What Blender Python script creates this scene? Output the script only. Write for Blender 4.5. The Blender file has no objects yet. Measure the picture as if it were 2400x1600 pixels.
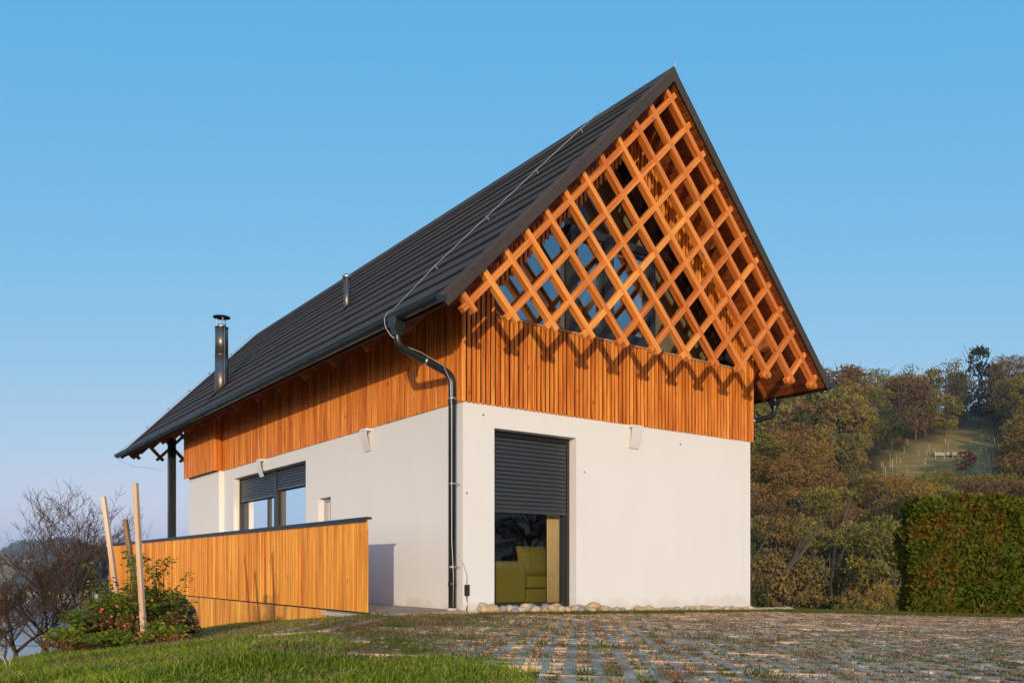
import bpy, math, random
import numpy as np
from mathutils import Vector, Matrix, noise as mnoise
R = math.radians
sc = bpy.context.scene
col = sc.collection
rnd = random.Random(7)
nrs = np.random.RandomState(11)

# ------------------------------------------------------------------ camera, sky, sun, exposure
cam_d = bpy.data.cameras.new('camera')
cam = bpy.data.objects.new('camera', cam_d); col.objects.link(cam)
cam.location = (0, 0, .555); cam.rotation_euler = (R(90), 0, 0)
cam_d.sensor_width = 36; cam_d.lens = 1953 / 2400 * 36; cam_d.shift_y = 528 / 2400
cam_d.clip_start = .05; cam_d.clip_end = 20000
sc.camera = cam
SUN_EL = 7.6
world = bpy.data.worlds.new('World'); sc.world = world; world.use_nodes = True
wn = world.node_tree.nodes; wl = world.node_tree.links; wn.clear()
sky = wn.new('ShaderNodeTexSky'); sky.sky_type = 'NISHITA'; sky.sun_disc = False
sky.sun_elevation = R(SUN_EL); sky.sun_rotation = R(180); sky.altitude = 300
sky.air_density = .6; sky.dust_density = 2.0; sky.ozone_density = 1.0
# response curve of the camera on the sky: one curve per colour channel for the whole dome
sp_ = wn.new('ShaderNodeSeparateColor'); wl.new(sky.outputs[0], sp_.inputs[0]); cmb = wn.new('ShaderNodeCombineColor'); chn = []
for ch, (k_, ref, pw) in enumerate(((.385, .316, 1.15), (.522, .45, .355), (.68, .40, .08))):
    a_ = wn.new('ShaderNodeMath'); a_.operation = 'MULTIPLY'; a_.inputs[1].default_value = .15 / ref
    b_ = wn.new('ShaderNodeMath'); b_.operation = 'POWER'; b_.inputs[1].default_value = pw
    c_ = wn.new('ShaderNodeMath'); c_.operation = 'MULTIPLY'; c_.inputs[1].default_value = k_ / .15
    wl.new(sp_.outputs[ch], a_.inputs[0]); wl.new(a_.outputs[0], b_.inputs[0]); wl.new(b_.outputs[0], c_.inputs[0]); chn.append(c_.outputs[0])
mn_ = wn.new('ShaderNodeMath'); mn_.operation = 'MINIMUM'; cap_ = wn.new('ShaderNodeMath'); cap_.operation = 'MULTIPLY'; cap_.inputs[1].default_value = 1.7; wl.new(chn[1], cap_.inputs[0]); wl.new(chn[0], mn_.inputs[0]); wl.new(cap_.outputs[0], mn_.inputs[1])
for ch, o_ in enumerate((mn_.outputs[0], chn[1], chn[2])):      # never darker than the sky model itself: the glow round the sun stays
    mx_ = wn.new('ShaderNodeMath'); mx_.operation = 'MAXIMUM'; hf_ = wn.new('ShaderNodeMath'); hf_.operation = 'MULTIPLY'; hf_.inputs[1].default_value = .28; wl.new(sp_.outputs[ch], hf_.inputs[0]); wl.new(o_, mx_.inputs[0]); wl.new(hf_.outputs[0], mx_.inputs[1]); wl.new(mx_.outputs[0], cmb.inputs[ch])
bg = wn.new('ShaderNodeBackground'); bg.inputs['Strength'].default_value = .15
wo = wn.new('ShaderNodeOutputWorld')
wl.new(cmb.outputs[0], bg.inputs[0]); wl.new(bg.outputs[0], wo.inputs[0])
sun_d = bpy.data.lights.new('sun', 'SUN'); sun_d.energy = 2.45; sun_d.angle = R(.53); sun_d.color = (1.0, .825, .585)
sun = bpy.data.objects.new('sun', sun_d); col.objects.link(sun)
sun.rotation_euler = (R(90 - SUN_EL), 0, R(-.6)); sun.location = (0, -20, 30)
sc.view_settings.view_transform = 'Standard'; sc.view_settings.look = 'None'
sc.view_settings.gamma = 1; sc.view_settings.use_curve_mapping = False
sc.view_settings.exposure = .25
sc.cycles.max_bounces = 8; sc.cycles.transparent_max_bounces = 12; sc.cycles.volume_bounces = 0

# ------------------------------------------------------------------ helpers
def tag(o, label=None, cat=None, group=None, kind=None):
    if label: o['label'] = label
    if cat: o['category'] = cat
    if group: o['group'] = group
    if kind: o['kind'] = kind
    return o

def empty(name, loc=(0, 0, 0), rz=0, parent=None, **k):
    o = bpy.data.objects.new(name, None); col.objects.link(o)
    o.location = loc; o.rotation_euler = (0, 0, rz); o.parent = parent
    o.empty_display_size = .2
    return tag(o, **k)

def inst(name, mesh, parent=None, loc=(0, 0, 0), rot=(0, 0, 0), scale=(1, 1, 1)):
    o = bpy.data.objects.new(name, mesh); col.objects.link(o)
    o.location = loc; o.rotation_euler = rot; o.scale = scale; o.parent = parent
    return o

class MB:
    def __init__(s): s.v = []; s.f = []
    def add(s, vs, fs):
        n = len(s.v); s.v += [tuple(p) for p in vs]; s.f += [tuple(i + n for i in f) for f in fs]; return s
    def box(s, x0, x1, y0, y1, z0, z1):
        return s.add([(x0, y0, z0), (x1, y0, z0), (x1, y1, z0), (x0, y1, z0), (x0, y0, z1), (x1, y0, z1), (x1, y1, z1), (x0, y1, z1)],
                     [(0, 3, 2, 1), (4, 5, 6, 7), (0, 1, 5, 4), (1, 2, 6, 5), (2, 3, 7, 6), (3, 0, 4, 7)])
    def prism(s, poly, off):      # planar polygon extruded by off
        n = len(poly); off = Vector(off)
        a = [Vector(p) for p in poly]; b = [p + off for p in a]
        return s.add(a + b, [tuple(range(n - 1, -1, -1)), tuple(range(n, 2 * n))] + [(i, (i + 1) % n, n + (i + 1) % n, n + i) for i in range(n)])
    def tube(s, pts, r, n=8, cap=True):
        pts = [Vector(p) for p in pts]; rr = r if hasattr(r, '__len__') else [r] * len(pts)
        rings = []; up = None
        for i, p in enumerate(pts):
            a = pts[max(i - 1, 0)]; b = pts[min(i + 1, len(pts) - 1)]; d = (b - a)
            d = d.normalized() if d.length > 1e-9 else Vector((0, 0, 1))
            if up is None: up = d.orthogonal().normalized()
            up = (up - d * up.dot(d)); up = up.normalized() if up.length > 1e-6 else d.orthogonal().normalized()
            sd = d.cross(up)
            rings.append([p + (up * math.cos(2 * math.pi * k / n) + sd * math.sin(2 * math.pi * k / n)) * rr[i] for k in range(n)])
        vs = [q for g in rings for q in g]; fs = []
        for i in range(len(pts) - 1):
            for k in range(n):
                k2 = (k + 1) % n; fs.append((i * n + k, i * n + k2, (i + 1) * n + k2, (i + 1) * n + k))
        if cap: fs += [tuple(range(n - 1, -1, -1)), tuple((len(pts) - 1) * n + k for k in range(n))]
        return s.add(vs, fs)
    def mesh(s, name, mat, smooth=False):
        me = bpy.data.meshes.new(name); me.from_pydata([tuple(p) for p in s.v], [], s.f)
        if mat: me.materials.append(mat)
        if smooth: me.polygons.foreach_set('use_smooth', [True] * len(me.polygons))
        me.update(); return me
    def build(s, name, mat, parent=None, smooth=False, **k):
        return tag(inst(name, s.mesh(name, mat, smooth), parent), **k)

def npmesh(name, V, F, mat, colr=None):     # V (n,3) F (m,k) numpy
    me = bpy.data.meshes.new(name); k = F.shape[1]
    me.vertices.add(len(V)); me.vertices.foreach_set('co', V.astype(np.float32).ravel())
    me.loops.add(F.size); me.loops.foreach_set('vertex_index', F.astype(np.int32).ravel())
    me.polygons.add(len(F)); me.polygons.foreach_set('loop_start', np.arange(0, F.size, k, dtype=np.int32))
    me.polygons.foreach_set('loop_total', np.full(len(F), k, dtype=np.int32))
    if mat: me.materials.append(mat)
    if colr is not None:
        a = me.color_attributes.new('Col', 'FLOAT_COLOR', 'POINT')
        c = np.ones((len(V), 4), np.float32); c[:, :3] = colr; a.data.foreach_set('color', c.ravel())
    me.update(calc_edges=True); return me

def bevel(o, w=.006, seg=1):
    m = o.modifiers.new('bevel', 'BEVEL'); m.width = w; m.segments = seg; m.limit_method = 'ANGLE'; return o

# ------------------------------------------------------------------ materials
def newmat(name):
    m = bpy.data.materials.new(name); m.use_nodes = True
    nt = m.node_tree; b = nt.nodes['Principled BSDF']; return m, nt, b
def nnode(nt, t, **k):
    n = nt.nodes.new(t)
    for a, v in k.items():
        if a in n.inputs.keys(): n.inputs[a].default_value = v
        else: setattr(n, a, v)
    return n
def ramp(nt, fac, stops, interp='LINEAR'):
    r = nt.nodes.new('ShaderNodeValToRGB'); e = r.color_ramp.elements; r.color_ramp.interpolation = interp
    e[0].position = stops[0][0]; e[0].color = (*stops[0][1], 1); e[1].position = stops[-1][0]; e[1].color = (*stops[-1][1], 1)
    for p, c in stops[1:-1]: q = e.new(p); q.color = (*c, 1)
    nt.links.new(fac, r.inputs[0]); return r.outputs[0]
def mixc(nt, f, a, b, mode='MIX'):
    m = nt.nodes.new('ShaderNodeMix'); m.data_type = 'RGBA'; m.blend_type = mode
    for sock, v in ((m.inputs[0], f), (m.inputs[6], a), (m.inputs[7], b)):
        if isinstance(v, bpy.types.NodeSocket): nt.links.new(v, sock)
        elif isinstance(v, tuple): sock.default_value = (*v, 1)
        else: sock.default_value = v
    return m.outputs[2]
def coords(nt, kind, scale):
    mp = nt.nodes.new('ShaderNodeMapping'); mp.inputs['Scale'].default_value = scale
    if kind == 'world':
        g = nt.nodes.new('ShaderNodeNewGeometry'); nt.links.new(g.outputs['Position'], mp.inputs[0])
    else:
        t = nt.nodes.new('ShaderNodeTexCoord'); oi = nt.nodes.new('ShaderNodeObjectInfo')
        ml = nt.nodes.new('ShaderNodeMath'); ml.operation = 'MULTIPLY'; ml.inputs[1].default_value = 57.
        nt.links.new(oi.outputs['Random'], ml.inputs[0])
        ad = nt.nodes.new('ShaderNodeVectorMath'); ad.operation = 'ADD'
        nt.links.new(t.outputs['Object'], ad.inputs[0]); nt.links.new(ml.outputs[0], ad.inputs[1]); nt.links.new(ad.outputs[0], mp.inputs[0])
    return mp.outputs[0]
def noise(nt, vec, scale=1, detail=3, rough=.55):
    n = nnode(nt, 'ShaderNodeTexNoise', Scale=scale, Detail=detail, Roughness=rough); nt.links.new(vec, n.inputs['Vector']); return n.outputs['Fac']
def bumpn(nt, b, h, strength, dist=.01):
    bp = nnode(nt, 'ShaderNodeBump', Strength=strength, Distance=dist); nt.links.new(h, bp.inputs['Height']); nt.links.new(bp.outputs[0], b.inputs['Normal'])

def wood(name, light, mid, dark, axis='z', rough=.55, weather=0.):
    m, nt, b = newmat(name); L = nt.links
    s = (24, 24, 1.1) if axis == 'z' else (1.1, 24, 24)
    v = coords(nt, 'obj', s); n1 = noise(nt, v, 1, 4, .6)
    s2 = (3.0, 3.0, .5) if axis == 'z' else (.5, 3., 3.)
    n2 = noise(nt, coords(nt, 'obj', s2), 1, 3, .6)
    c = ramp(nt, n1, [(.30, dark), (.46, mid), (.62, light)])
    tint = ramp(nt, n2, [(.3, (.78, .70, .62)), (.65, (1.05, 1.05, 1.05))])
    c = mixc(nt, 1., c, tint, 'MULTIPLY')
    oi = nt.nodes.new('ShaderNodeObjectInfo')
    ot = ramp(nt, oi.outputs['Random'], [(0, (.80, .68, .58)), (.35, (.94, .90, .84)), (.7, (1, 1, 1)), (1, (1.08, 1.2, 1.2))])
    c = mixc(nt, 1., c, ot, 'MULTIPLY')
    s3 = (26, 26, 9) if axis == 'z' else (9, 26, 26)
    vo = nnode(nt, 'ShaderNodeTexVoronoi', Scale=1.); L.new(coords(nt, 'obj', tuple(q * .42 for q in s3)), vo.inputs['Vector'])
    kn = ramp(nt, vo.outputs['Distance'], [(.05, (1, 1, 1)), (.17, (0, 0, 0))])
    kr = nnode(nt, 'ShaderNodeMath', operation='GREATER_THAN'); kr.inputs[1].default_value = .66
    sp = nt.nodes.new('ShaderNodeSeparateColor'); L.new(vo.outputs['Color'], sp.inputs[0]); L.new(sp.outputs[0], kr.inputs[0])
    ml = nnode(nt, 'ShaderNodeMath', operation='MULTIPLY'); L.new(kn, ml.inputs[0]); L.new(kr.outputs[0], ml.inputs[1])
    c = mixc(nt, ml.outputs[0], c, tuple(q * .42 for q in dark))
    if weather: 
        w = noise(nt, coords(nt, 'world', (2.5, 2.5, 2.5)), 1, 4, .6)
        c = mixc(nt, ramp(nt, w, [(.5, (0, 0, 0)), (.75, (weather,) * 3)]), c, (.16, .10, .06))
    L.new(c, b.inputs['Base Color']); b.inputs['Roughness'].default_value = rough
    b.inputs['Specular IOR Level'].default_value = .35
    bumpn(nt, b, n1, .35, .004)
    return m

M = {}
M['slat'] = wood('slat_wood', (.97, .40, .070), (.80, .245, .032), (.40, .095, .014), 'z')
M['board'] = wood('board_wood', (.98, .52, .085), (.92, .37, .042), (.66, .20, .020), 'z')
M['bar'] = wood('bar_wood', (.95, .40, .085), (.84, .285, .048), (.56, .16, .026), 'x')
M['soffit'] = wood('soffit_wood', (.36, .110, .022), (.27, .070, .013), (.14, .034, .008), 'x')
M['beam'] = wood('beam_wood', (.52, .24, .08), (.42, .15, .04), (.26, .08, .02), 'x')
M['stake'] = wood('stake_wood', (.90, .73, .55), (.84, .65, .46), (.68, .47, .30), 'z')
M['oldstake'] = wood('old_stake_wood', (.42, .30, .19), (.30, .20, .12), (.16, .10, .06), 'z', .8)
M['palewood'] = wood('pale_batten_wood', (.70, .52, .34), (.62, .44, .27), (.5, .33, .2), 'x')

def simple(name, c, rough=.5, metal=0., spec=.5, nscale=None, namt=.15, bump=0, bscale=60, world_=True):
    m, nt, b = newmat(name)
    b.inputs['Base Color'].default_value = (*c, 1); b.inputs['Roughness'].default_value = rough
    b.inputs['Metallic'].default_value = metal; b.inputs['Specular IOR Level'].default_value = spec
    if nscale:
        n = noise(nt, coords(nt, 'world' if world_ else 'obj', (1, 1, 1)), nscale, 4, .6)
        cc = ramp(nt, n, [(.3, tuple(q * (1 - namt) for q in c)), (.7, tuple(min(1, q * (1 + namt)) for q in c))])
        nt.links.new(cc, b.inputs['Base Color'])
    if bump:
        n = noise(nt, coords(nt, 'world', (1, 1, 1)), bscale, 3, .6); bumpn(nt, b, n, bump, .01)
    return m

def plaster_mat():
    m, nt, b = newmat('white_plaster')
    n = noise(nt, coords(nt, 'world', (1, 1, .55)), 1.3, 5, .6)
    c = ramp(nt, n, [(.3, (.775, .79, .775)), (.6, (.80, .815, .80))])
    g = nt.nodes.new('ShaderNodeNewGeometry'); sp = nt.nodes.new('ShaderNodeSeparateXYZ'); nt.links.new(g.outputs['Position'], sp.inputs[0])
    n3 = noise(nt, coords(nt, 'world', (2, 2, 2)), 2, 4, .6)
    ad = nnode(nt, 'ShaderNodeMath', operation='MULTIPLY_ADD'); nt.links.new(n3, ad.inputs[0]); ad.inputs[1].default_value = -.5; nt.links.new(sp.outputs[2], ad.inputs[2]); ad2 = nnode(nt, 'ShaderNodeMath', operation='ADD'); nt.links.new(ad.outputs[0], ad2.inputs[0]); ad2.inputs[1].default_value = .30; ad = ad2
    splash = ramp(nt, ad.outputs[0], [(.04, (.30, .30, .30)), (.16, (0, 0, 0))])   # soil splashed on the foot of the wall
    c = mixc(nt, splash, c, (.52, .43, .33))
    st = noise(nt, coords(nt, 'world', (7, 7, .35)), 1, 4, .6)
    c = mixc(nt, ramp(nt, st, [(.62, (0, 0, 0)), (.85, (.14, .14, .14))]), c, (.62, .60, .55))
    nt.links.new(c, b.inputs['Base Color']); b.inputs['Roughness'].default_value = .9; b.inputs['Specular IOR Level'].default_value = .15
    n2 = noise(nt, coords(nt, 'world', (1, 1, 1)), 160, 2, .6); bumpn(nt, b, n2, .25, .004)
    return m
M['plaster'] = plaster_mat()
def tile_mat():
    m, nt, b = newmat('stone_coated_tile')
    n = noise(nt, coords(nt, 'world', (1, 1, 1)), 130, 2, .7)
    c = ramp(nt, n, [(.32, (.034, .029, .026)), (.5, (.062, .053, .047)), (.7, (.120, .105, .092))])
    n2 = noise(nt, coords(nt, 'world', (1, 1, 1)), .9, 3, .6)
    c = mixc(nt, 1., c, ramp(nt, n2, [(.3, (.85, .85, .88)), (.7, (1.12, 1.1, 1.05))]), 'MULTIPLY')
    nt.links.new(c, b.inputs['Base Color']); b.inputs['Roughness'].default_value = .85; b.inputs['Specular IOR Level'].default_value = .25
    bumpn(nt, b, n, .6, .008); return m
M['tile'] = tile_mat()
M['gutter'] = simple('dark_gutter_metal', (.040, .046, .045), .33, .55, .5, 3, .15)
M['steel'] = simple('bright_steel', (.55, .54, .52), .35, .9)
M['wire'] = simple('aluminium_wire', (.62, .60, .57), .5, .6)
M['flue'] = simple('dark_flue_metal', (.16, .145, .13), .36, .75, .5, 5, .2)
M['anth'] = simple('anthracite_frame', (.030, .033, .037), .38, .1, .5)
M['shutter'] = simple('anthracite_shutter', (.060, .064, .068), .32, .3, .6)
M['post'] = simple('anthracite_post', (.028, .031, .032), .33, .2, .5)
M['lampw'] = simple('white_lamp_enamel', (.78, .78, .77), .45)
M['white'] = simple('white_paint', (.74, .74, .73), .5)
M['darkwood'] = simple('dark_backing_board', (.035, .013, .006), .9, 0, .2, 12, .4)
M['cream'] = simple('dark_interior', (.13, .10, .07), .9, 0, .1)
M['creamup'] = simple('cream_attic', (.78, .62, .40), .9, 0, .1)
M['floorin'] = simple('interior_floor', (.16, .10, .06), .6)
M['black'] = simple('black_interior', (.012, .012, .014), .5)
M['olive'] = simple('olive_fabric', (.21, .19, .035), .95, 0, .1, 30, .12)
M['curtain'] = simple('cream_curtain', (.75, .60, .36), .9, 0, .1)
M['tabletop'] = simple('orange_table', (.60, .34, .12), .5)
M['rubber'] = simple('black_rubber', (.02, .02, .02), .7)
M['tiles_beige'] = simple('beige_terrace_paving', (.42, .33, .24), .8, 0, .2, 9, .12, .1, 50)
M['concrete'] = simple('pale_concrete_edge', (.55, .50, .40), .9, 0, .1, 14, .2, .2, 60)
M['lightstone'] = simple('pale_cobble', (.54, .44, .31), .85, 0, .2, 16, .28, .3, 40)
M['tanstone'] = simple('tan_cobble', (.50, .36, .20), .85, 0, .2, 18, .3, .3, 40)
M['greystone'] = simple('grey_cobble', (.34, .31, .28), .85, 0, .2, 18, .3, .3, 40)
M['tomato'] = simple('tomato_red', (.60, .10, .04), .3)
M['tomato_g'] = simple('tomato_green', (.42, .42, .06), .3)
M['bark'] = simple('bark', (.095, .062, .038), .95, 0, .1, 22, .45, .6, 60)
M['barkfar'] = simple('grey_bark', (.10, .085, .07), .95, 0, .1)
M['housewall'] = simple('far_house_wall', (.78, .72, .62), .9)
M['houseroof'] = simple('far_house_roof', (.42, .12, .06), .9)
M['houseroof2'] = simple('far_house_roof_grey', (.22, .20, .19), .9)
M['paleplastic'] = simple('pale_tub', (.34, .33, .30), .7)

def glass_mat(name, tint, boost):
    m, nt, b = newmat(name); nt.nodes.remove(b); out = nt.nodes['Material Output']
    tr = nt.nodes.new('ShaderNodeBsdfTransparent'); tr.inputs[0].default_value = (*tint, 1)
    gl = nt.nodes.new('ShaderNodeBsdfGlossy'); gl.inputs['Roughness'].default_value = .0; gl.inputs[0].default_value = (.95, .97, 1, 1)
    fr = nt.nodes.new('ShaderNodeFresnel'); fr.inputs['IOR'].default_value = 1.5
    ml = nnode(nt, 'ShaderNodeMath', operation='MULTIPLY', use_clamp=True); ml.inputs[1].default_value = boost
    mx = nt.nodes.new('ShaderNodeMixShader')
    nt.links.new(fr.outputs[0], ml.inputs[0]); nt.links.new(ml.outputs[0], mx.inputs[0]); nt.links.new(tr.outputs[0], mx.inputs[1]); nt.links.new(gl.outputs[0], mx.inputs[2]); nt.links.new(mx.outputs[0], out.inputs[0])
    # slight waviness of the panes
    n = noise(nt, coords(nt, 'world', (1, 1, 1)), 1.6, 1, .5); bp = nnode(nt, 'ShaderNodeBump', Strength=.05, Distance=.02); nt.links.new(n, bp.inputs['Height']); nt.links.new(bp.outputs[0], gl.inputs['Normal'])
    return m
M['glass'] = glass_mat('window_glass', (.80, .80, .76), .9)
M['glasscoat'] = glass_mat('coated_window_glass', (.60, .62, .60), 6.5)

def leaf_mat(name, stops, nscale=.9, trans=.25, attr=False, rnd_amt=True):
    m, nt, b = newmat(name); L = nt.links; nt.nodes.remove(b); out = nt.nodes['Material Output']
    if attr:
        a = nt.nodes.new('ShaderNodeVertexColor'); a.layer_name = 'Col'; c = a.outputs[0]
    else:
        n = noise(nt, coords(nt, 'world', (1, 1, 1)), nscale, 4, .7)
        if rnd_amt:
            oi = nt.nodes.new('ShaderNodeObjectInfo')
            ma = nnode(nt, 'ShaderNodeMath', operation='MULTIPLY_ADD'); L.new(n, ma.inputs[0]); ma.inputs[1].default_value = .45
            ms = nnode(nt, 'ShaderNodeMath', operation='MULTIPLY_ADD'); L.new(oi.outputs['Random'], ms.inputs[0]); ms.inputs[1].default_value = 1.05; ms.inputs[2].default_value = -.22
            L.new(ms.outputs[0], ma.inputs[2]); f = ma.outputs[0]
        else: f = n
        c = ramp(nt, f, stops)
        n2 = noise(nt, coords(nt, 'world', (1, 1, 1)), nscale * 9, 2, .6)
        c = mixc(nt, 1., c, ramp(nt, n2, [(.3, (.62, .62, .62)), (.7, (1.3, 1.3, 1.3))]), 'MULTIPLY')
    d = nt.nodes.new('ShaderNodeBsdfDiffuse'); t = nt.nodes.new('ShaderNodeBsdfTranslucent'); mx = nt.nodes.new('ShaderNodeMixShader'); mx.inputs[0].default_value = trans
    L.new(c, d.inputs[0]); L.new(c, t.inputs[0]); L.new(d.outputs[0], mx.inputs[1]); L.new(t.outputs[0], mx.inputs[2]); L.new(mx.outputs[0], out.inputs[0])
    return m
M['blade'] = leaf_mat('grass_blade', None, attr=True, trans=.35)
M['autumn'] = leaf_mat('autumn_leaves', [(0, (.17, .105, .050)), (.16, (.23, .145, .055)), (.30, (.28, .200, .060)), (.44, (.24, .205, .055)), (.56, (.165, .165, .042)), (.68, (.25, .215, .050)), (.80, (.38, .28, .050)), (.90, (.32, .19, .048)), (1, (.22, .125, .050))], .12)
M['evergreen'] = leaf_mat('dark_green_leaves', [(0, (.030, .050, .020)), (.5, (.052, .078, .026)), (1, (.09, .105, .03))], .2)
M['yellowleaf'] = leaf_mat('yellow_green_leaves', [(0, (.19, .17, .035)), (.5, (.28, .24, .045)), (1, (.36, .24, .04))], .3)
M['redleaf'] = leaf_mat('dark_red_leaves', [(0, (.26, .055, .035)), (1, (.36, .09, .05))], .3)
M['hedge'] = leaf_mat('thuja_leaves', [(0, (.050, .080, .010)), (.46, (.090, .122, .014)), (.58, (.130, .120, .018)), (.68, (.190, .085, .016)), (1, (.24, .065, .016))], 1.7, .15, rnd_amt=False)
M['tomleaf'] = leaf_mat('tomato_leaves', [(0, (.085, .135, .018)), (.5, (.17, .21, .026)), (1, (.30, .29, .04))], 4, .3)
M['deadleaf'] = leaf_mat('withered_leaves', [(0, (.09, .045, .025)), (.5, (.22, .12, .05)), (1, (.40, .22, .09))], 5, .2)
M['lavender'] = leaf_mat('grey_green_leaves', [(0, (.10, .13, .11)), (1, (.20, .24, .21))], 5, .2)
M['weed'] = leaf_mat('weed_leaves', [(0, (.09, .15, .015)), (.5, (.17, .24, .022)), (1, (.28, .32, .035))], 3, .35)
M['seed'] = simple('pale_seed_head', (.72, .66, .55), .9)
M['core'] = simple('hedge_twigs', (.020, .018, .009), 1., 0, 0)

# ------------------------------------------------------------------ terrain
def sm(a, b, x):
    t = np.clip((x - a) / (b - a), 0, 1); return t * t * (3 - 2 * t)
def gz(x, y):
    x = np.asarray(x, float); y = np.asarray(y, float)
    h = .475 + .0128 * np.clip(y, -20, 15) + .023 * np.clip(x, -6, 10)
    u = np.clip(-x - 1.6, 0, None)
    h = h + .13 * np.clip(u, 0, 3) + np.clip(.22 * np.clip(-x - 4.6, 0, None) + .22 * np.clip(-x - 17, 0, None), 0, 60.5)
    v = np.clip(y - 15.6 - np.clip((3. - x) * 1.2, 0, 14), 0, None)
    right = sm(-.45, -.2, x / np.maximum(y, 1.))
    h = h + np.clip(.34 * v, 0, 9.5) * right
    z = .555 - h
    ratio = x / np.maximum(y, 1.)
    side = sm(.04, .22, ratio)
    z = z + side * .29 * np.clip(y - 56, 0, 195) - side * .15 * np.clip(y - 262, 0, 150)
    z = z + side * 1.6 * np.sin(x * .045 + 1.) * sm(70, 120, y)
    # far hills across the lake on the left
    r = ratio
    far = sm(1500, 1800, y) * (1 - sm(-.30, -.16, ratio))
    z = z + far * (3 + 40 * sm(1700, 2600, y) + 96 * sm(1750, 2100, y) * np.exp(-((ratio + .532) / .062) ** 4) * (.88 + .1 * np.sin(ratio * 90)) + 52 * sm(1800, 2400, y) * (1 - sm(-.60, -.55, ratio)))
    z = z + sm(20, 60, np.abs(y) + np.abs(x)) * 0
    return np.maximum(z, -62.)
def gzf(x, y): return float(gz(x, y))

def axis_coords(lo, a, b, hi, step, g=1.075):
    c = list(np.arange(a, b + step * .5, step)); s = step; v = b
    while v < hi: s = min(s * g, 90); v += s; c.append(v)
    s = step; v = a; l = []
    while v > lo: s = min(s * g, 90); v -= s; l.append(v)
    return np.array(l[::-1] + c)
gx = axis_coords(-2600, -7.5, 10.5, 2200, .14); gy = axis_coords(-500, 2., 17.5, 3300, .14)
GX, GY = np.meshgrid(gx, gy)
GZ = gz(GX, GY)
near = (np.abs(GX) < 14) & (GY > 0) & (GY < 20)
rough = np.sin(GX * 5.1 + GY * 2.3) * np.sin(GY * 4.3 - GX * 1.7) * .010 + np.sin(GX * 13 + 1) * np.sin(GY * 11) * .005
GZ = GZ - .012 + np.where(near, rough - .006, 0)
V = np.stack([GX.ravel(), GY.ravel(), GZ.ravel()], 1)
nx, ny = len(gx), len(gy)
idx = np.arange(nx * ny).reshape(ny, nx)
F = np.stack([idx[:-1, :-1].ravel(), idx[:-1, 1:].ravel(), idx[1:, 1:].ravel(), idx[1:, :-1].ravel()], 1)

def ground_mat():
    m, nt, b = newmat('ground_soil_and_grass'); L = nt.links
    w = coords(nt, 'world', (1, 1, 1))
    n1 = noise(nt, w, 1.7, 5, .65); n2 = noise(nt, w, 22, 4, .7); n3 = noise(nt, w, .03, 4, .6)
    soil = ramp(nt, n2, [(.3, (.13, .08, .042)), (.55, (.27, .18, .10)), (.75, (.45, .32, .19))])
    gr = ramp(nt, n2, [(.3, (.030, .045, .008)), (.7, (.075, .095, .018))])
    c = mixc(nt, ramp(nt, n1, [(.40, (0, 0, 0)), (.60, (1, 1, 1))]), soil, gr)
    n4 = noise(nt, coords(nt, 'world', (.25, .9, .5)), 1., 5, .7)
    far = ramp(nt, n4, [(.30, (.34, .17, .06)), (.43, (.24, .175, .045)), (.55, (.36, .25, .07)), (.68, (.48, .27, .12))])
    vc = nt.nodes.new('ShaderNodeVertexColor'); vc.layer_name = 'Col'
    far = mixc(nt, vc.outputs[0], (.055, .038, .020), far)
    g = nt.nodes.new('ShaderNodeNewGeometry'); sp = nt.nodes.new('ShaderNodeSeparateXYZ'); L.new(g.outputs['Position'], sp.inputs[0])
    fy = nnode(nt, 'ShaderNodeMapRange'); L.new(sp.outputs[1], fy.inputs[0]); fy.inputs[1].default_value = 18; fy.inputs[2].default_value = 40
    c = mixc(nt, fy.outputs[0], c, far)
    L.new(c, b.inputs['Base Color']); b.inputs['Roughness'].default_value = 1.; b.inputs['Specular IOR Level'].default_value = .1
    bumpn(nt, b, n2, .8, .02); return m
M['ground'] = ground_mat()
CLR = [(2020, 1150), (2045, 1105), (2120, 1045), (2190, 1012), (2300, 985), (2345, 1000), (2345, 1150), (2200, 1175)]
def in_poly(px, py, poly=CLR):
    c = False; j = len(poly) - 1
    for i in range(len(poly)):
        if ((poly[i][1] > py) != (poly[j][1] > py)) and px < (poly[j][0] - poly[i][0]) * (py - poly[i][1]) / (poly[j][1] - poly[i][1]) + poly[i][0]: c = not c
        j = i
    return c
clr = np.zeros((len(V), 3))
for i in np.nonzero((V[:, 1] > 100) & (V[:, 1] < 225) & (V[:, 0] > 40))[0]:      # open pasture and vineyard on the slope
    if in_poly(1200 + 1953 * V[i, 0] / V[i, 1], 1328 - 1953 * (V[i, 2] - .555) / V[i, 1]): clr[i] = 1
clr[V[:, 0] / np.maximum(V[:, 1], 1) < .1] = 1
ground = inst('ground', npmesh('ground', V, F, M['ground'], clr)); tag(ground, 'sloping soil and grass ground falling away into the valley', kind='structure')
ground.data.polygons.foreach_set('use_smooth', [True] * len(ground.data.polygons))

m, nt, b = newmat('lake_water'); b.inputs['Base Color'].default_value = (.035, .05, .075, 1); b.inputs['Roughness'].default_value = .12
n = noise(nt, coords(nt, 'world', (.05, .2, .1)), 1, 4, .6); bumpn(nt, b, n, .15, .5); M['water'] = m
lake = MB().add([(-2400, 60, -60.5), (200, 60, -60.5), (200, 1560, -60.5), (-2400, 1560, -60.5)], [(0, 1, 2, 3)]).build('lake', M['water'])
tag(lake, 'still blue grey lake in the valley below', kind='structure')

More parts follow.
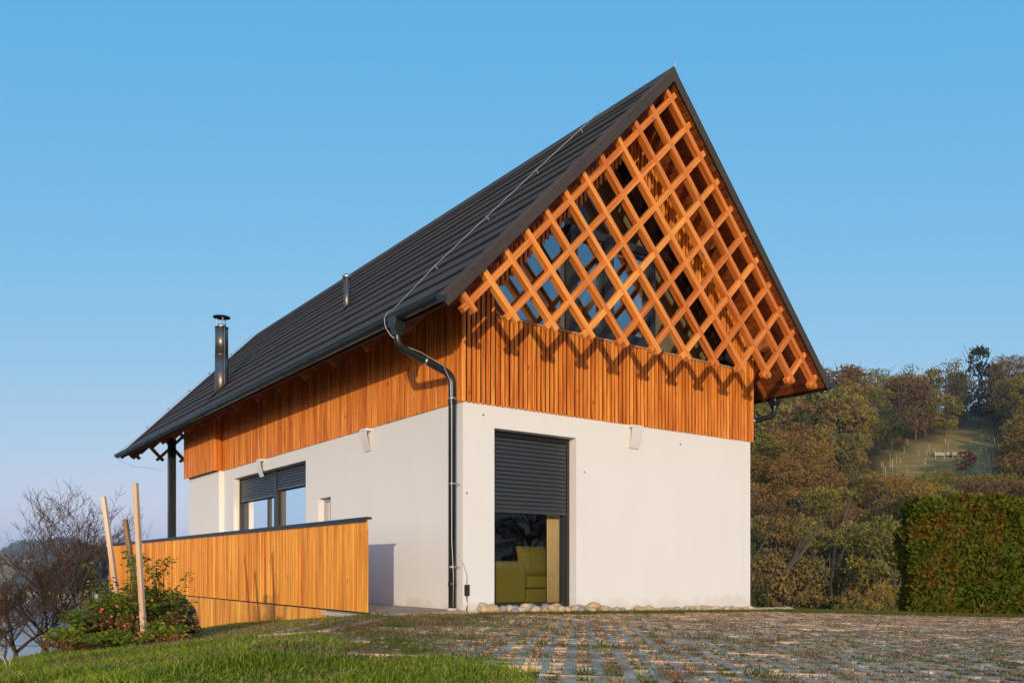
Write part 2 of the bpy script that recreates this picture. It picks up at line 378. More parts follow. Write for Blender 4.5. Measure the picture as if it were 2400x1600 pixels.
# ------------------------------------------------------------------ the house
O = Vector((-.624, 10.6, 0)); RZ = math.atan2(.5962, .8028)
D2 = Vector((math.cos(RZ), math.sin(RZ), 0)); D1 = Vector((-math.sin(RZ), math.cos(RZ), 0))
def W(s, t, z=0): return O + D2 * s + D1 * t + Vector((0, 0, z))
house = empty('house', O, RZ, label='white plastered house with orange timber cladding, charcoal roof and diagonal gable lattice', cat='house')
L2, SC, HW = 5.78, 2.90, 3.755
SE, SR = SC - HW, SC + HW
TF, TB = -.925, 15.65          # front and rear verge
m_ = 1.03; ZE = 3.543
def T(s): return ZE + (min(s, 2 * SC - s) - SE) * m_
PK = T(SC); ang = math.atan(m_); ca, sa = math.cos(ang), math.sin(ang)
TE = 11.85                     # end of the heated part

def wall_grid(us, vs, holes, thick, P):
    """wall with openings: us, vs cuts; holes = set of (i,j) cells left open; P(u, v, d) -> point"""
    mb = MB(); nu, nv = len(us) - 1, len(vs) - 1
    solid = lambda i, j: 0 <= i < nu and 0 <= j < nv and (i, j) not in holes
    for i in range(nu):
        for j in range(nv):
            if not solid(i, j): continue
            u0, u1, v0, v1 = us[i], us[i + 1], vs[j], vs[j + 1]
            mb.add([P(u0, v0, 0), P(u1, v0, 0), P(u1, v1, 0), P(u0, v1, 0)], [(0, 1, 2, 3)])
            mb.add([P(u0, v0, thick), P(u1, v0, thick), P(u1, v1, thick), P(u0, v1, thick)], [(3, 2, 1, 0)])
            for (di, dj, a, c) in ((-1, 0, (u0, v1), (u0, v0)), (1, 0, (u1, v0), (u1, v1)), (0, -1, (u0, v0), (u1, v0)), (0, 1, (u1, v1), (u0, v1))):
                if not solid(i + di, j + dj):
                    mb.add([P(*a, 0), P(*c, 0), P(*c, thick), P(*a, thick)], [(0, 1, 2, 3)])
    return mb
FX0, FX1, FZ = .49, 1.905, 2.37       # door opening in the gable wall
w1 = wall_grid([0, FX0, FX1, L2], [-1.2, -.02, FZ, 2.68], {(1, 1)}, .32, lambda u, v, d: (u, d, v))
o = w1.build('wall', M['plaster'], house, label='white gable wall with the tall shuttered door')
w2 = wall_grid([.32, 3.99, 4.50, 5.03, 8.89, 9.57], [-1.2, .02, .9, 1.72, 2.43, 2.68],
               {(1, 2), (3, 1), (3, 2), (3, 3)}, .32, lambda u, v, d: (d, u, v))
w2.build('wall', M['plaster'], house, label='long white side wall with the wide shuttered window')
MB().box(-.10, .4, 9.573, TE, -2.4, 2.68).build('wall', M['plaster'], house, label='white wall bay standing slightly proud at the far end')
MB().box(L2 - .32, L2 - .003, .323, TE, -1.4, 2.678).build('wall', M['plaster'], house)
MB().box(.403, L2 - .323, TE - .3, TE - .003, -1.4, 2.678).build('wall', M['plaster'], house)
# timber upper storey backing
up = MB()
T2 = .12
up.prism([(.002, .004, 2.683), (L2 - .002, .004, 2.683), (L2 - .002, .004, 3.80), (.002, .004, 3.80)], (0, .28, 0))
GL0, GL1, SILL = .52, L2 - .44, 3.83
def G(s): return T(s) - .78
up.prism([(.002, .006, 3.80), (GL0, .006, 3.80), (GL0, .006, T(GL0) - T2), (.002, .006, T(0) - T2)], (0, .27, 0))
up.prism([(GL1, .006, 3.80), (L2 - .002, .006, 3.80), (L2 - .002, .006, T(L2) - T2), (GL1, .006, T(GL1) - T2)], (0, .27, 0))
up.prism([(GL0, .006, G(GL0)), (SC, .006, G(SC)), (SC, .006, T(SC) - T2), (GL0, .006, T(GL0) - T2)], (0, .27, 0))
up.prism([(SC, .006, G(SC)), (GL1, .006, G(GL1)), (GL1, .006, T(GL1) - T2), (SC, .006, T(SC) - T2)], (0, .27, 0))
up.build('backing_wall', M['darkwood'], house)
MB().box(.003, .2, .29, 9.57, 2.683, T(0) - T2).build('backing_wall', M['darkwood'], house)
MB().box(-.187, .2, 9.573, TE - .01, 2.683, T(-.19) - T2).build('backing_wall', M['darkwood'], house)
MB().box(L2 - .2, L2 - .004, .3, TE - .01, 2.683, T(L2) - T2).build('backing_wall', M['darkwood'], house)
MB().prism([(.2, TE - .2, 2.683), (L2 - .2, TE - .2, 2.683), (L2 - .2, TE - .2, T(L2 - .2) - .3), (SC, TE - .2, PK - .3), (.2, TE - .2, T(.2) - .3)], (0, .19, 0)).build('backing_wall', M['darkwood'], house)

# vertical cladding slats: every one its own piece
P_, SW, SD = .0755, .0465, .020
def slat_mesh(h, w=SW, d=SD, nm='slat'): return MB().box(-w / 2, w / 2, -d, 0, 0, h).mesh(nm, M['slat'])
clad_g = MB().box(0, L2, -.012, .001, 2.672, 2.684).build('gable_cladding', M['darkwood'], house)
clad_s = MB().box(-.012, .001, 0, 9.57, 2.672, 2.684).build('side_cladding', M['darkwood'], house)
low_h = SILL - .01 - 2.66
lowm = [slat_mesh(low_h, SW + d) for d in (-.004, 0, .005)]
ns = int(L2 / P_) + 1
for i in range(ns):
    s = .0 + i * (L2 - .0) / (ns - 1)
    jit = rnd.uniform(-.003, .003); dep = rnd.uniform(-.003, .003)
    if GL0 - .01 < s < GL1 + .01:
        inst('slat', rnd.choice(lowm), clad_g, (s + jit, -.006 + dep, 2.66))
        # the pieces above the glazing, cut in steps under the roof
        g = G(s) - .02; h = T(s) - T2 - g
        inst('slat', slat_mesh(h - .02), clad_g, (s + jit, -.006 + dep, g))
    else:
        h = T(s) - T2 - 2.66
        inst('slat', slat_mesh(h - .02), clad_g, (s + jit, -.006 + dep, 2.66))
hs_ = T(0) - T2 - 2.66 - .02
sidem = [slat_mesh(hs_, SW + d) for d in (-.004, .001, .006)]
nt_ = 127
for i in range(nt_):
    t = .02 + i * P_
    inst('slat', rnd.choice(sidem), clad_s, (-.006 + rnd.uniform(-.003, .003), t + rnd.uniform(-.003, .003), 2.66), (0, 0, R(-90)))
baym = slat_mesh(T(-.19) - T2 - 2.68 - .02)
for i in range(int((TE - 9.57) / P_) + 1):
    inst('slat', baym, clad_s, (-.194, 9.60 + i * P_, 2.66), (0, 0, R(-90)))
rtm = slat_mesh(T(-.19) - T2 - 2.68 - .02, .0585)
for k in range(3): inst('corner_slat', rtm, clad_s, (-.190 + k * .062, 9.567, 2.66))
MB().box(-.20, -.188, 9.57, TE, 2.672, 2.682).build('cladding_base_strip', M['darkwood'], house)
# corner strip and sill board of the gable
bevel(MB().box(-.030, .0, -.030, .0, 2.655, T(0) - T2 - .03).build('corner_post', M['slat'], house), .004)
bevel(MB().box(L2, L2 + .04, -.042, .0, 2.655, T(L2) - T2 - .03).build('corner_post', M['slat'], house), .004)
MB().box(GL0 - .01, GL1 + .01, -.042, .10, SILL - .008, SILL + .012).build('window_sill', M['palewood'], house)

# ---- roof
roof = empty('roof', parent=house)
deck = MB()
for sg in (1, -1):
    a = (SE if sg == 1 else SR); 
    deck.prism([(a, TF + .02, T(a) - .015), (SC, TF + .02, PK - .015), (SC, TF + .02, PK - .055), (a, TF + .02, T(a) - .055)], (0, TB - TF - .04, 0))
deck.build('roof_deck', M['darkwood'], roof)
SL = HW / ca; NC = 14; EX = SL / NC
def roofpt(sg, u, n):      # u up the slope from the eave, n outward normal
    s = SE + u * ca if sg == 1 else SR - u * ca
    return Vector((s - sg * sa * n, 0, T(SE) + u * sa + ca * n))
def course_mesh(sg):
    mb = MB(); prof = [(-.014, .029), (-.014, .048), (EX * .5, .032), (EX + .03, .017), (EX + .03, .004), (EX * .5, .016)]
    segs = 44; L = TB - TF - .06; ring = []
    for k in range(segs + 1):
        t = L * k / segs
        for (u, n) in prof:
            w = .0022 * math.sin(t * 5.7) + .0015 * math.sin(t * 13.1 + 1)
            du, dn = u, n + w
            ring.append((sg * (du * ca - sa * dn), t, du * sa + ca * dn))
    n = len(prof); fs = []
    for k in range(segs):
        for j in range(n): fs.append((k * n + j, k * n + (j + 1) % n, (k + 1) * n + (j + 1) % n, (k + 1) * n + j))
    fs += [tuple(range(n - 1, -1, -1)), tuple(segs * n + j for j in range(n))]
    mb.add(ring, fs); return mb.mesh('tile_course', M['tile'])
for sg in (1, -1):
    cm = course_mesh(sg)
    for k in range(NC):
        p = roofpt(sg, k * EX, 0); inst('tile_course', cm, roof, (p.x, TF + .03, p.z - .004 * (k % 2)))
# ridge cap
MB().prism([(SC - .16, TF + .0, PK - .16 * m_ + .075), (SC, TF + .0, PK + .105), (SC + .16, TF + .0, PK - .16 * m_ + .075), (SC + .145, TF, PK - .16 * m_ + .06), (SC, TF, PK + .085), (SC - .145, TF, PK - .16 * m_ + .06)], (0, TB - TF, 0)).build('ridge_cap', M['tile'], roof)
# verge trims: face plate plus flange over the tiles
for t0, dt in ((TF - .006, 1), (TB + .006, -1)):
    for sg in (1, -1):
        def q(u, n, t): p = roofpt(sg, u, n); return (p.x, t, p.z)
        mb = MB(); U = SL + .0
        def vp(u, n, t):    # mitre at the ridge
            p = roofpt(sg, u, n)
            if u > SL - .001: p.z = PK + n / ca; p.x = SC
            return (p.x, t, p.z)
        mb.prism([vp(0, -.072, t0), vp(0, .050, t0), vp(SL, .050, t0), vp(SL, -.072, t0)], (0, .018 * dt, 0))
        mb.prism([vp(0, .050, t0), vp(0, .074, t0 + .02 * dt), vp(0, .074, t0 + .11 * dt), vp(0, .045, t0 + .13 * dt), vp(0, .045, t0 + .02 * dt)], Vector(vp(SL, .05, t0)) - Vector(vp(0, .05, t0)))
        mb.build('verge_trim', M['tile'], roof)
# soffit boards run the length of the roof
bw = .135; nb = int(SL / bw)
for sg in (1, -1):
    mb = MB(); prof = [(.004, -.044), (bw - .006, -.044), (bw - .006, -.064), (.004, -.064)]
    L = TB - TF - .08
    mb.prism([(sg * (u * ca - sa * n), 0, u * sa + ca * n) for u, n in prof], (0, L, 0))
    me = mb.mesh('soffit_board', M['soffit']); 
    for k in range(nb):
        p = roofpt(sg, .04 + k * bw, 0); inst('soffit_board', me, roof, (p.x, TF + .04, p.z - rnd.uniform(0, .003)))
# rafters
def rafter(sg, t, u0, u1, depth, w=.08, mat='soffit', n0=-.068):
    mb = MB(); 
    pts = [roofpt(sg, u, n) for u, n in ((u0, n0), (u1, n0), (u1, n0 - depth), (u0, n0 - depth))]
    mb.prism([(p.x, t - w / 2, p.z) for p in pts], (0, w, 0)); return mb.build('rafter', M[mat], roof)
for k in range(15):
    t = .25 + k * 1.06
    if t > TB - .4: break
    for sg in (1, -1): rafter(sg, t, .06, 1.35, .12)
for sg in (1, -1):
    rafter(sg, -.66, .25, SL - .10, .10, .07)
    rafter(sg, TB - .35, .25, SL - .1, .10, .07)
# purlins with rounded ends that carry the overhang
for (s, dz) in ((SC, .34), (SC + 1.45, .30), (SC - 1.45, .30), (L2 - .10, .26), (.10, .26)):
    zt = T(s) - .12 - (.12 if s in (L2 - .10, .10) else .10); w = .14
    prof = [(-.50, zt), (.30, zt), (.30, zt - .22), (-.18, zt - .22), (-.32, zt - .20), (-.44, zt - .14), (-.50, zt - .06)]
    bevel(MB().prism([(s - w / 2, a, b_) for a, b_ in prof], (w, 0, 0)).build('purlin', M['beam'], roof), .005)
    prof = [(TE - .1, zt), (TB - .30, zt), (TB - .30, zt - .08), (TB - .42, zt - .2), (TE - .1, zt - .22)]
    MB().prism([(s - w / 2, a, b_) for a, b_ in prof], (w, 0, 0)).build('purlin', M['beam'], roof)

# ---- diagonal lattices in front and rear gable
NB = 12; SP = .6145; S0 = SC - 5.5 * SP; ZC = 3.60; BWd = .076; BD = .092
def lattice(t0, dt, name='lattice'):
    lat = empty(name, parent=house)
    def bar(a, b_, front):
        a = Vector(a); b_ = Vector(b_); L = (b_ - a).length; th = math.atan2(b_.z - a.z, b_.x - a.x)
        d = BD if front else BD - .010
        mb = MB().box(0, L, 0, d, -BWd / 2, BWd / 2)
        o = mb.build('lattice_bar', M['bar'], lat)
        o.location = (a.x, t0 + (0 if front else .005), a.z); o.rotation_euler = (0, -th, 0)
        bevel(o, .004)
        return o
    for i in range(NB):
        si = S0 + i * SP; e = .125
        send = (si + S0 + 11 * SP) / 2; g = .13
        bar((si - e * ca, 0, ZC - e * sa), (send + g * ca, 0, ZC + (send - si + g * ca / 1) * m_), False)
        st = (si + S0) / 2; g2 = .185
        bar((si + e * ca, 0, ZC - e * sa), (st - g2 * ca, 0, ZC + (si - st + g2 * ca) * m_), True)
    return lat
lattice(-.880, 1)
lattice(TB - .16, 1)

# ---- windows
def frame_rect(u0, u1, v0, v1, w, P, d0, d1):
    mb = MB()
    for a, b_, c, d in ((u0, u0 + w, v0, v1), (u1 - w, u1, v0, v1), (u0 + w, u1 - w, v0, v0 + w), (u0 + w, u1 - w, v1 - w, v1)):
        mb.prism([P(a, c, d0), P(b_, c, d0), P(b_, d, d0), P(a, d, d0)], Vector(P(0, 0, d1)) - Vector(P(0, 0, d0)))
    return mb
PG = lambda u, v, d: (u, d, v)       # gable wall coordinates
PS = lambda u, v, d: (d, u, v)       # side wall coordinates
def pane(poly, parent, mat='glass'):
    mb = MB(); mb.add(poly, [tuple(range(len(poly)))]); return mb.build('pane', M[mat], parent)

def shutter(parent, P, u0, u1, z0, z1, d, rail=.035):
    sh = empty('roller_shutter', parent=parent)
    pitch = .055; n = int(round((z1 - z0 - .05) / pitch)); pitch = (z1 - z0 - .05) / n
    prof = [(0, 0), (-.010, .006), (-.015, pitch * .45), (-.011, pitch * .82), (-.002, pitch - .003), (.004, pitch - .003), (.004, 0)]
    mb = MB(); A = [Vector(P(u0, v, dd)) - Vector(P(0, 0, 0)) for dd, v in prof]
    mb.prism(A, Vector(P(u1, 0, 0)) - Vector(P(u0, 0, 0))); me = mb.mesh('shutter_slat', M['shutter'])
    for k in range(n):
        q = Vector(P(0, z0 + .05 + k * pitch, d)); inst('shutter_slat', me, sh, q)
    MB().prism([P(u0, z0, d - .014), P(u0, z0 + .047, d - .014), P(u0, z0 + .047, d + .006), P(u0, z0, d + .006)], Vector(P(u1, 0, 0)) - Vector(P(u0, 0, 0))).build('bottom_rail', M['shutter'], sh)
    return sh
# tall gable door
dw = empty('door', parent=house, label='tall glazed door half covered by a dark roller shutter')
frame_rect(FX0 + .002, FX1 - .002, -.018, FZ - .002, .075, PG, .20, .27).build('frame', M['anth'], dw)
pane([PG(FX0 + .07, .06, .24), PG(FX1 - .07, .06, .24), PG(FX1 - .07, FZ - .07, .24), PG(FX0 + .07, FZ - .07, .24)], dw)
for a in (FX0 + .003, FX1 - .048):
    MB().box(a, a + .045, .145, .198, .0, FZ - .003).build('guide_rail', M['anth'], dw)
MB().box(FX0 + .004, FX1 - .004, .150, .197, FZ - .07, FZ - .004).build('shutter_box', M['black'], dw)
shutter(house, PG, FX0 + .05, FX1 - .05, 1.285, FZ - .075, .172)
# side window: wide and narrow light, each with its own shutter
sw = empty('window', parent=house, label='wide window with two dark roller shutters partly lowered')
frame_rect(6.86, 8.885, .022, 2.425, .06, PS, .18, .25).build('frame', M['anth'], sw)
frame_rect(5.033, 6.74, .022, 2.425, .06, PS, .18, .25).build('frame', M['anth'], sw)
MB().box(.115, .25, 6.745, 6.855, .022, 2.425).build('mullion', M['anth'], sw)
MB().box(.18, .25, 7.31, 7.39, .085, 2.36).build('mullion', M['anth'], sw)
for a, b_ in ((6.91, 7.31), (7.39, 8.83), (5.09, 6.69)):
    pane([PS(a, .08, .215), PS(b_, .08, .215), PS(b_, 2.37, .215), PS(a, 2.37, .215)], sw, 'glasscoat')
for a in (8.845,): MB().box(.12, .178, a, a + .04, .03, 2.42).build('guide_rail', M['anth'], sw)
shutter(house, PS, 6.865, 8.84, 1.93, 2.40, .15)
shutter(house, PS, 5.04, 6.74, 2.03, 2.40, .15)
# small window
s3 = empty('window', parent=house, label='small narrow white window above the balustrade')
M['greyframe'] = simple('grey_frame', (.36, .37, .40), .5)
frame_rect(3.993, 4.497, .903, 1.717, .05, PS, .11, .17).build('frame', M['greyframe'], s3)
MB().box(.115, .165, 4.20, 4.29, .95, 1.67).build('mullion', M['greyframe'], s3)
MB().box(.12, .16, 4.043, 4.447, .95, 1.20).build('panel', M['greyframe'], s3)
for a, b_ in ((4.045, 4.2), (4.29, 4.445)): pane([PS(a, 1.2, .14), PS(b_, 1.2, .14), PS(b_, 1.67, .14), PS(a, 1.67, .14)], s3, 'glass')
# big gable glazing
gw = empty('window', parent=house, label='large pentagonal gable glazing behind the lattice')
CX0, CX1, CZ = 1.79, 3.49, 5.36
dg = .10
pane([PG(GL0, SILL, dg), PG(CX0 - .02, SILL, dg), PG(CX0 - .02, G(CX0), dg), PG(GL0, G(GL0), dg)], gw, 'glasscoat')
pane([PG(CX0, CZ, dg), PG(CX1, CZ, dg), PG(CX1, G(CX1), dg), PG(SC, G(SC), dg), PG(CX0, G(CX0), dg)], gw)
pane([PG(CX1 + .02, SILL, dg), PG(GL1, SILL, dg), PG(GL1, G(GL1), dg), PG(CX1 + .02, G(CX1), dg)], gw, 'glass')
for a, b_ in ((GL0, .04), (GL1 - .04, .04)): MB().prism([PG(a, SILL + .012, .06), PG(a + b_, SILL + .012, .06), PG(a + b_, G(a + b_ / 2), .06), PG(a, G(a + b_ / 2), .06)], (0, .08, 0)).build('frame', M['anth'], gw)
MB().prism([PG(GL0 + .04, SILL + .012, .06), PG(CX0 - .003, SILL + .012, .06), PG(CX0 - .003, SILL + .06, .06), PG(GL0 + .04, SILL + .06, .06)], (0, .08, 0)).build('frame', M['anth'], gw)
MB().prism([PG(CX1 + .003, SILL + .012, .06), PG(GL1 - .04, SILL + .012, .06), PG(GL1 - .04, SILL + .06, .06), PG(CX1 + .003, SILL + .06, .06)], (0, .08, 0)).build('frame', M['anth'], gw)
frame_rect(CX0, CX1, SILL + .012, CZ, .11, PG, -.01, .13).build('frame', M['anth'], gw)
MB().box(2.44, 2.60, -.008, .128, SILL + .122, CZ - .11).build('mullion', M['anth'], gw)
for a, b_ in ((CX0 + .11, 2.44), (2.60, CX1 - .11)):
    frame_rect(a + .001, b_ - .001, SILL + .123, CZ - .111, .05, PG, .02, .11).build('sash', M['anth'], gw)
    pane([PG(a + .045, SILL + .16, .07), PG(b_ - .045, SILL + .16, .07), PG(b_ - .045, CZ - .15, .07), PG(a + .045, CZ - .15, .07)], gw, 'glasscoat')

# ---- interior shell
inn = MB()
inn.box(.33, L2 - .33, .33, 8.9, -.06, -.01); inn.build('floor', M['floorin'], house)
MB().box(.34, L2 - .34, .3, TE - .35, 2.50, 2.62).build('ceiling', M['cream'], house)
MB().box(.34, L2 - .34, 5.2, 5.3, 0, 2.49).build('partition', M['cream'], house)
MB().box(.21, L2 - .21, .29, 6.0, 2.86, 2.96).build('attic_floor', M['floorin'], house)
MB().prism([(.21, 3.0, 2.97), (L2 - .21, 3.0, 2.97), (L2 - .21, 3.0, T(L2) - .5), (SC, 3.0, PK - .5), (.21, 3.0, T(0) - .5)], (0, .1, 0)).build('attic_wall', M['creamup'], house)
for sg in (1, -1):
    pts = [roofpt(sg, u, n) for u, n in ((1.1, -.30), (SL - .02, -.30), (SL - .02, -.33), (1.1, -.33))]
    MB().prism([(p.x, .30, p.z) for p in pts], (0, 2.69, 0)).build('attic_ceiling', M['creamup'], house)
for s_b in (2.1, 3.9): MB().box(s_b - .07, s_b + .07, .9, 1.04, 2.97, 5.39).build('attic_post', M['darkwood'], house)
MB().box(2.05, L2 - 2.05, .88, 1.06, 5.40, 5.55).build('attic_beam', M['darkwood'], house)
# things in the room
def Wloc(s, t, z=0): return W(s, t, z)
sofa = empty('sofa', W(.55, .62), RZ, label='olive fabric sofa inside behind the tall gable door', cat='sofa')
bevel(MB().box(0, .95, 0, .26, .04, .64).build('backrest', M['olive'], sofa), .04, 3)
bevel(MB().box(.955, 1.95, 0, .9, .04, .24).build('base', M['olive'], sofa), .02, 2)
bevel(MB().box(.957, 1.95, -.02, .88, .245, .43).build('seat', M['olive'], sofa), .04, 3)
bevel(MB().box(0, .95, .265, 1.0, .04, .43).build('seat', M['olive'], sofa), .04, 3)
def cushion(loc, rz, w, h, d, tilt):
    mb = MB(); n = 12; vs = []
    for sgn in (1, -1):
        for i in range(n + 1):
            for j in range(n + 1):
                a, b_ = i / n * 2 - 1, j / n * 2 - 1
                puff = (1 - a ** 4) * (1 - b_ ** 4); pin = 1 - .06 * (1 - abs(a)) * abs(b_) - .06 * (1 - abs(b_)) * abs(a)
                vs.append((a * w / 2 * pin, sgn * d / 2 * puff ** .6, (b_ * .5 + .5) * h))
    N = (n + 1) ** 2; fs = []
    for k in range(2):
        for i in range(n):
            for j in range(n):
                q = (k * N + i * (n + 1) + j, k * N + (i + 1) * (n + 1) + j, k * N + (i + 1) * (n + 1) + j + 1, k * N + i * (n + 1) + j + 1)
                fs.append(q if k == 0 else q[::-1])
    mb.add(vs, fs); o = mb.build('cushion', M['olive'], None, True); o.location = loc; o.rotation_euler = (tilt, 0, rz); return o
tag(cushion(W(1.83, .84, .425), RZ, .62, .44, .17, R(-8)), 'square olive cushion propped up on the sofa seat', 'cushion')
tb = empty('table', W(.75, 2.3), RZ, label='orange wood table standing behind the olive sofa', cat='table')
MB().box(-.5, .7, 0, .8, .66, .70).build('tabletop', M['tabletop'], tb)
for a in (-.45, .62):
    for b_ in (.04, .72): MB().box(a, a + .05, b_, b_ + .05, -.01, .66).build('leg', M['tabletop'], tb)
mb = MB(); mb.tube([(0, 0, 0), (0, 0, .05), (0, 0, .12), (0, 0, .19), (0, 0, .22)], [.10, .15, .17, .11, .02], 14)
o = mb.build('blob', M['black'], None, True); o.location = W(1.36, .98, .43); tag(o, 'rounded black shape lying beside the olive cushion', 'blob')  # plain dark rounded shape, not identified as any particular object
cab = MB().box(0, .7, 0, .4, 0, 1.9).build('cabinet', M['black'], None); cab.location = W(2.3, 3.6); cab.rotation_euler = (0, 0, RZ); tag(cab, 'tall black cabinet at the back of the room', 'cabinet')
def curtain(loc, rz, w, z0, z1, label):
    mb = MB(); n = 40; vs = []
    for i in range(n + 1):
        x = w * i / n; y = .025 * math.sin(i * 1.25)
        vs += [(x, y, z0), (x, y, z1)]
    mb.add(vs, [(2 * i, 2 * i + 2, 2 * i + 3, 2 * i + 1) for i in range(n)]); o = mb.build('curtain', M['curtain'], None, True)
    o.location = loc; o.rotation_euler = (0, 0, rz); so = o.modifiers.new('thick', 'SOLIDIFY'); so.thickness = .004
    return tag(o, label, 'curtain')
curtain(W(1.72, .42), RZ, .30, .02, 2.45, 'cream curtain at the right edge of the tall gable door')
curtain(W(.38, 8.4), RZ + R(90), .5, .05, 2.45, 'cream curtain at the far edge of the wide side window')
curtain(W(.38, 6.72), RZ + R(90), .22, .05, 2.45, 'cream curtain beside the mullion of the wide side window')

# ---- gutters and downpipes
def gutter(sc_, zt, t0, t1, sg):
    g = MB(); r = .082; n = 10; seg = 1
    def arc(rr): return [(-math.cos(math.pi * k / n) * rr, -math.sin(math.pi * k / n) * rr) for k in range(n + 1)]
    a, b_ = arc(r), arc(r - .004); prof = a + b_[::-1]
    g.prism([(sc_ + x, t0, zt + z) for x, z in prof], (0, t1 - t0, 0))
    o = g.build('gutter', M['gutter'], house, False)
    outer = sc_ - sg * r
    MB().tube([(outer, t0, zt), (outer, t1, zt)], .011, 8).build('rim_bead', M['gutter'], o, True)
    for t in (t0, t1 - .004):
        MB().prism([(sc_ + x * 1.03, t, zt + z * 1.03) for x, z in a], (0, .006 * (1 if t == t0 else 1), 0)).build('end_cap', M['gutter'], o)
    tt = t0 + .33
    mbk = MB(); aa = arc(r + .006); bb = arc(r); mbk.prism([(x, 0, z) for x, z in aa + bb[::-1]], (0, .028, 0)); me = mbk.mesh('gutter_bracket', M['gutter'])
    while tt < t1:
        inst('gutter_bracket', me, o, (sc_, tt, zt)); tt += 1.06
    return o
GT = 3.60
gutter(SE - .055, GT, TF - .01, TB + .12, 1)
gutter(SR + .055, GT, TF - .01, TB + .12, -1)
def arcpath(pts, rad=.1, n=5):
    pts = [Vector(p) for p in pts]; out = [pts[0]]
    for i in range(1, len(pts) - 1):
        a, b_, c = pts[i - 1], pts[i], pts[i + 1]; p = b_ + (a - b_).normalized() * rad; q = b_ + (c - b_).normalized() * rad
        for k in range(n + 1):
            s = k / n; out.append(p * (1 - s) ** 2 + b_ * 2 * s * (1 - s) + q * s * s)
    out.append(pts[-1]); return out
for sg, base in ((1, 0.), (-1, L2)):
    gs = (SE - .055) if sg == 1 else (SR + .055); off = base - sg * .125; tt = .06 if sg == 1 else .20; t2_ = tt if sg == 1 else .48
    path = arcpath([(gs, tt, 3.40), (gs, tt, 3.235), (off, t2_, 2.99), (off, t2_, .0)], .12, 6)
    dp = MB().tube(path, .048, 16).build('downpipe', M['gutter'], house, True)
    ob = MB(); ob.add([(gs + a * w, tt + b_ * w, z) for z, w in ((3.57, .088), (3.47, .08), (3.39, .056), (3.36, .056)) for a, b_ in ((-1, -1), (1, -1), (1, 1), (-1, 1))],
                      [(4 * i + k, 4 * i + (k + 1) % 4, 4 * i + 4 + (k + 1) % 4, 4 * i + 4 + k) for i in range(3) for k in range(4)])
    bevel(ob.build('gutter_outlet', M['gutter'], house), .008)
    for z in (2.69, 1.61, .555): MB().tube([(off, t2_, z - .013), (off, t2_, z + .013)], .053, 16).build('pipe_clamp', M['steel'], dp, True)
    for z in (2.64, .34): MB().tube([(off, t2_, z - .03), (off, t2_, z + .03)], .0525, 16).build('pipe_sleeve', M['gutter'], dp, True)
    for z in (2.69, 1.61, .555): MB().box(off + (0 if sg == 1 else -.12), off + (.12 if sg == 1 else 0), t2_ - .006, t2_ + .006, z - .006, z + .006).build('bracket', M['steel'], dp)
    MB().tube([(off, t2_, -.03), (off, t2_, .035)], .068, 16).build('drain_collar', M['concrete'], dp, True)
    a = Vector((gs, tt, 3.235)).lerp(Vector((off, t2_, 2.99)), .5); d = Vector((off - gs, t2_ - tt, -.245)).normalized()
    MB().tube([a - d * .013, a + d * .013], .053, 16).build('pipe_clamp', M['steel'], dp, True)

# ---- lightning conductor over the roof and down the pipe
def onroof(s, n=.11): return Vector((s - sa * n, 0, T(s) + ca * n))
wp = [(-.70, .42), (.084, .69), (.914, .67), (1.778, .65), (2.54, .54), (2.90, .50)]
cond = [Vector((SE - .145, .21, GT - .08)), Vector((SE - .15, .215, GT - .01)), Vector((SE - .10, .23, GT + .07))] + [onroof(s) + Vector((0, t, 0)) for s, t in wp]
dpath = [Vector((-.175, -.01, z)) for z in (.9, 1.4, 2.0, 2.5)]
low = [Vector((-.16, -.02, .05)), Vector((-.15, -.01, .45))] + dpath + [Vector((-.19, .0, 2.90)), Vector((-.30, -.01, 3.07)), Vector((-.62, .0, 3.19)), Vector((-.84, .05, 3.25)), Vector((-.965, .12, 3.36)), Vector((-1.0, .18, 3.46))]
cw = MB().tube(low + cond, .005, 6).build('lightning_conductor', M['wire'], house, True)
for s, t in wp[1:5]:
    p = onroof(s, .055) + Vector((0, t, 0)); MB().tube([p, onroof(s, .12) + Vector((0, t, 0))], .012, 6).build('clip', M['steel'], cw)
MB().tube([(SC + .02, TF + .02, PK + .05), (SC + .05, TF + .02, PK + .16), (SC + .07, TF + .02, PK + .28)], .006, 6).build('lightning_rod', M['wire'], house, True)
# rear verge conductor with clips
rv = [Vector((roofpt(1, u, .12).x, TB - .02, roofpt(1, u, .12).z)) for u in (.1, 1.5, 3., 4.3, SL - .05)]
rc = MB().tube(rv, .006, 6).build('lightning_conductor', M['wire'], house, True)
for u in (1.1, 1.9, 2.7, 3.5, 4.4): p = roofpt(1, u, .12); MB().box(p.x - .02, p.x + .02, TB - .04, TB, p.z - .02, p.z + .02).build('clip', M['steel'], rc)
# loose wire from gutter end to the post
MB().tube([(SE - .1, TB - .1, 3.50), (SE - .06, TB - .3, 3.38), (SE + .15, TB - .8, 3.22), (SE + .45, 14.1, 3.12), (-.20, 13.6, 3.02)], .005, 6).build('lightning_conductor', M['wire'], house, True)

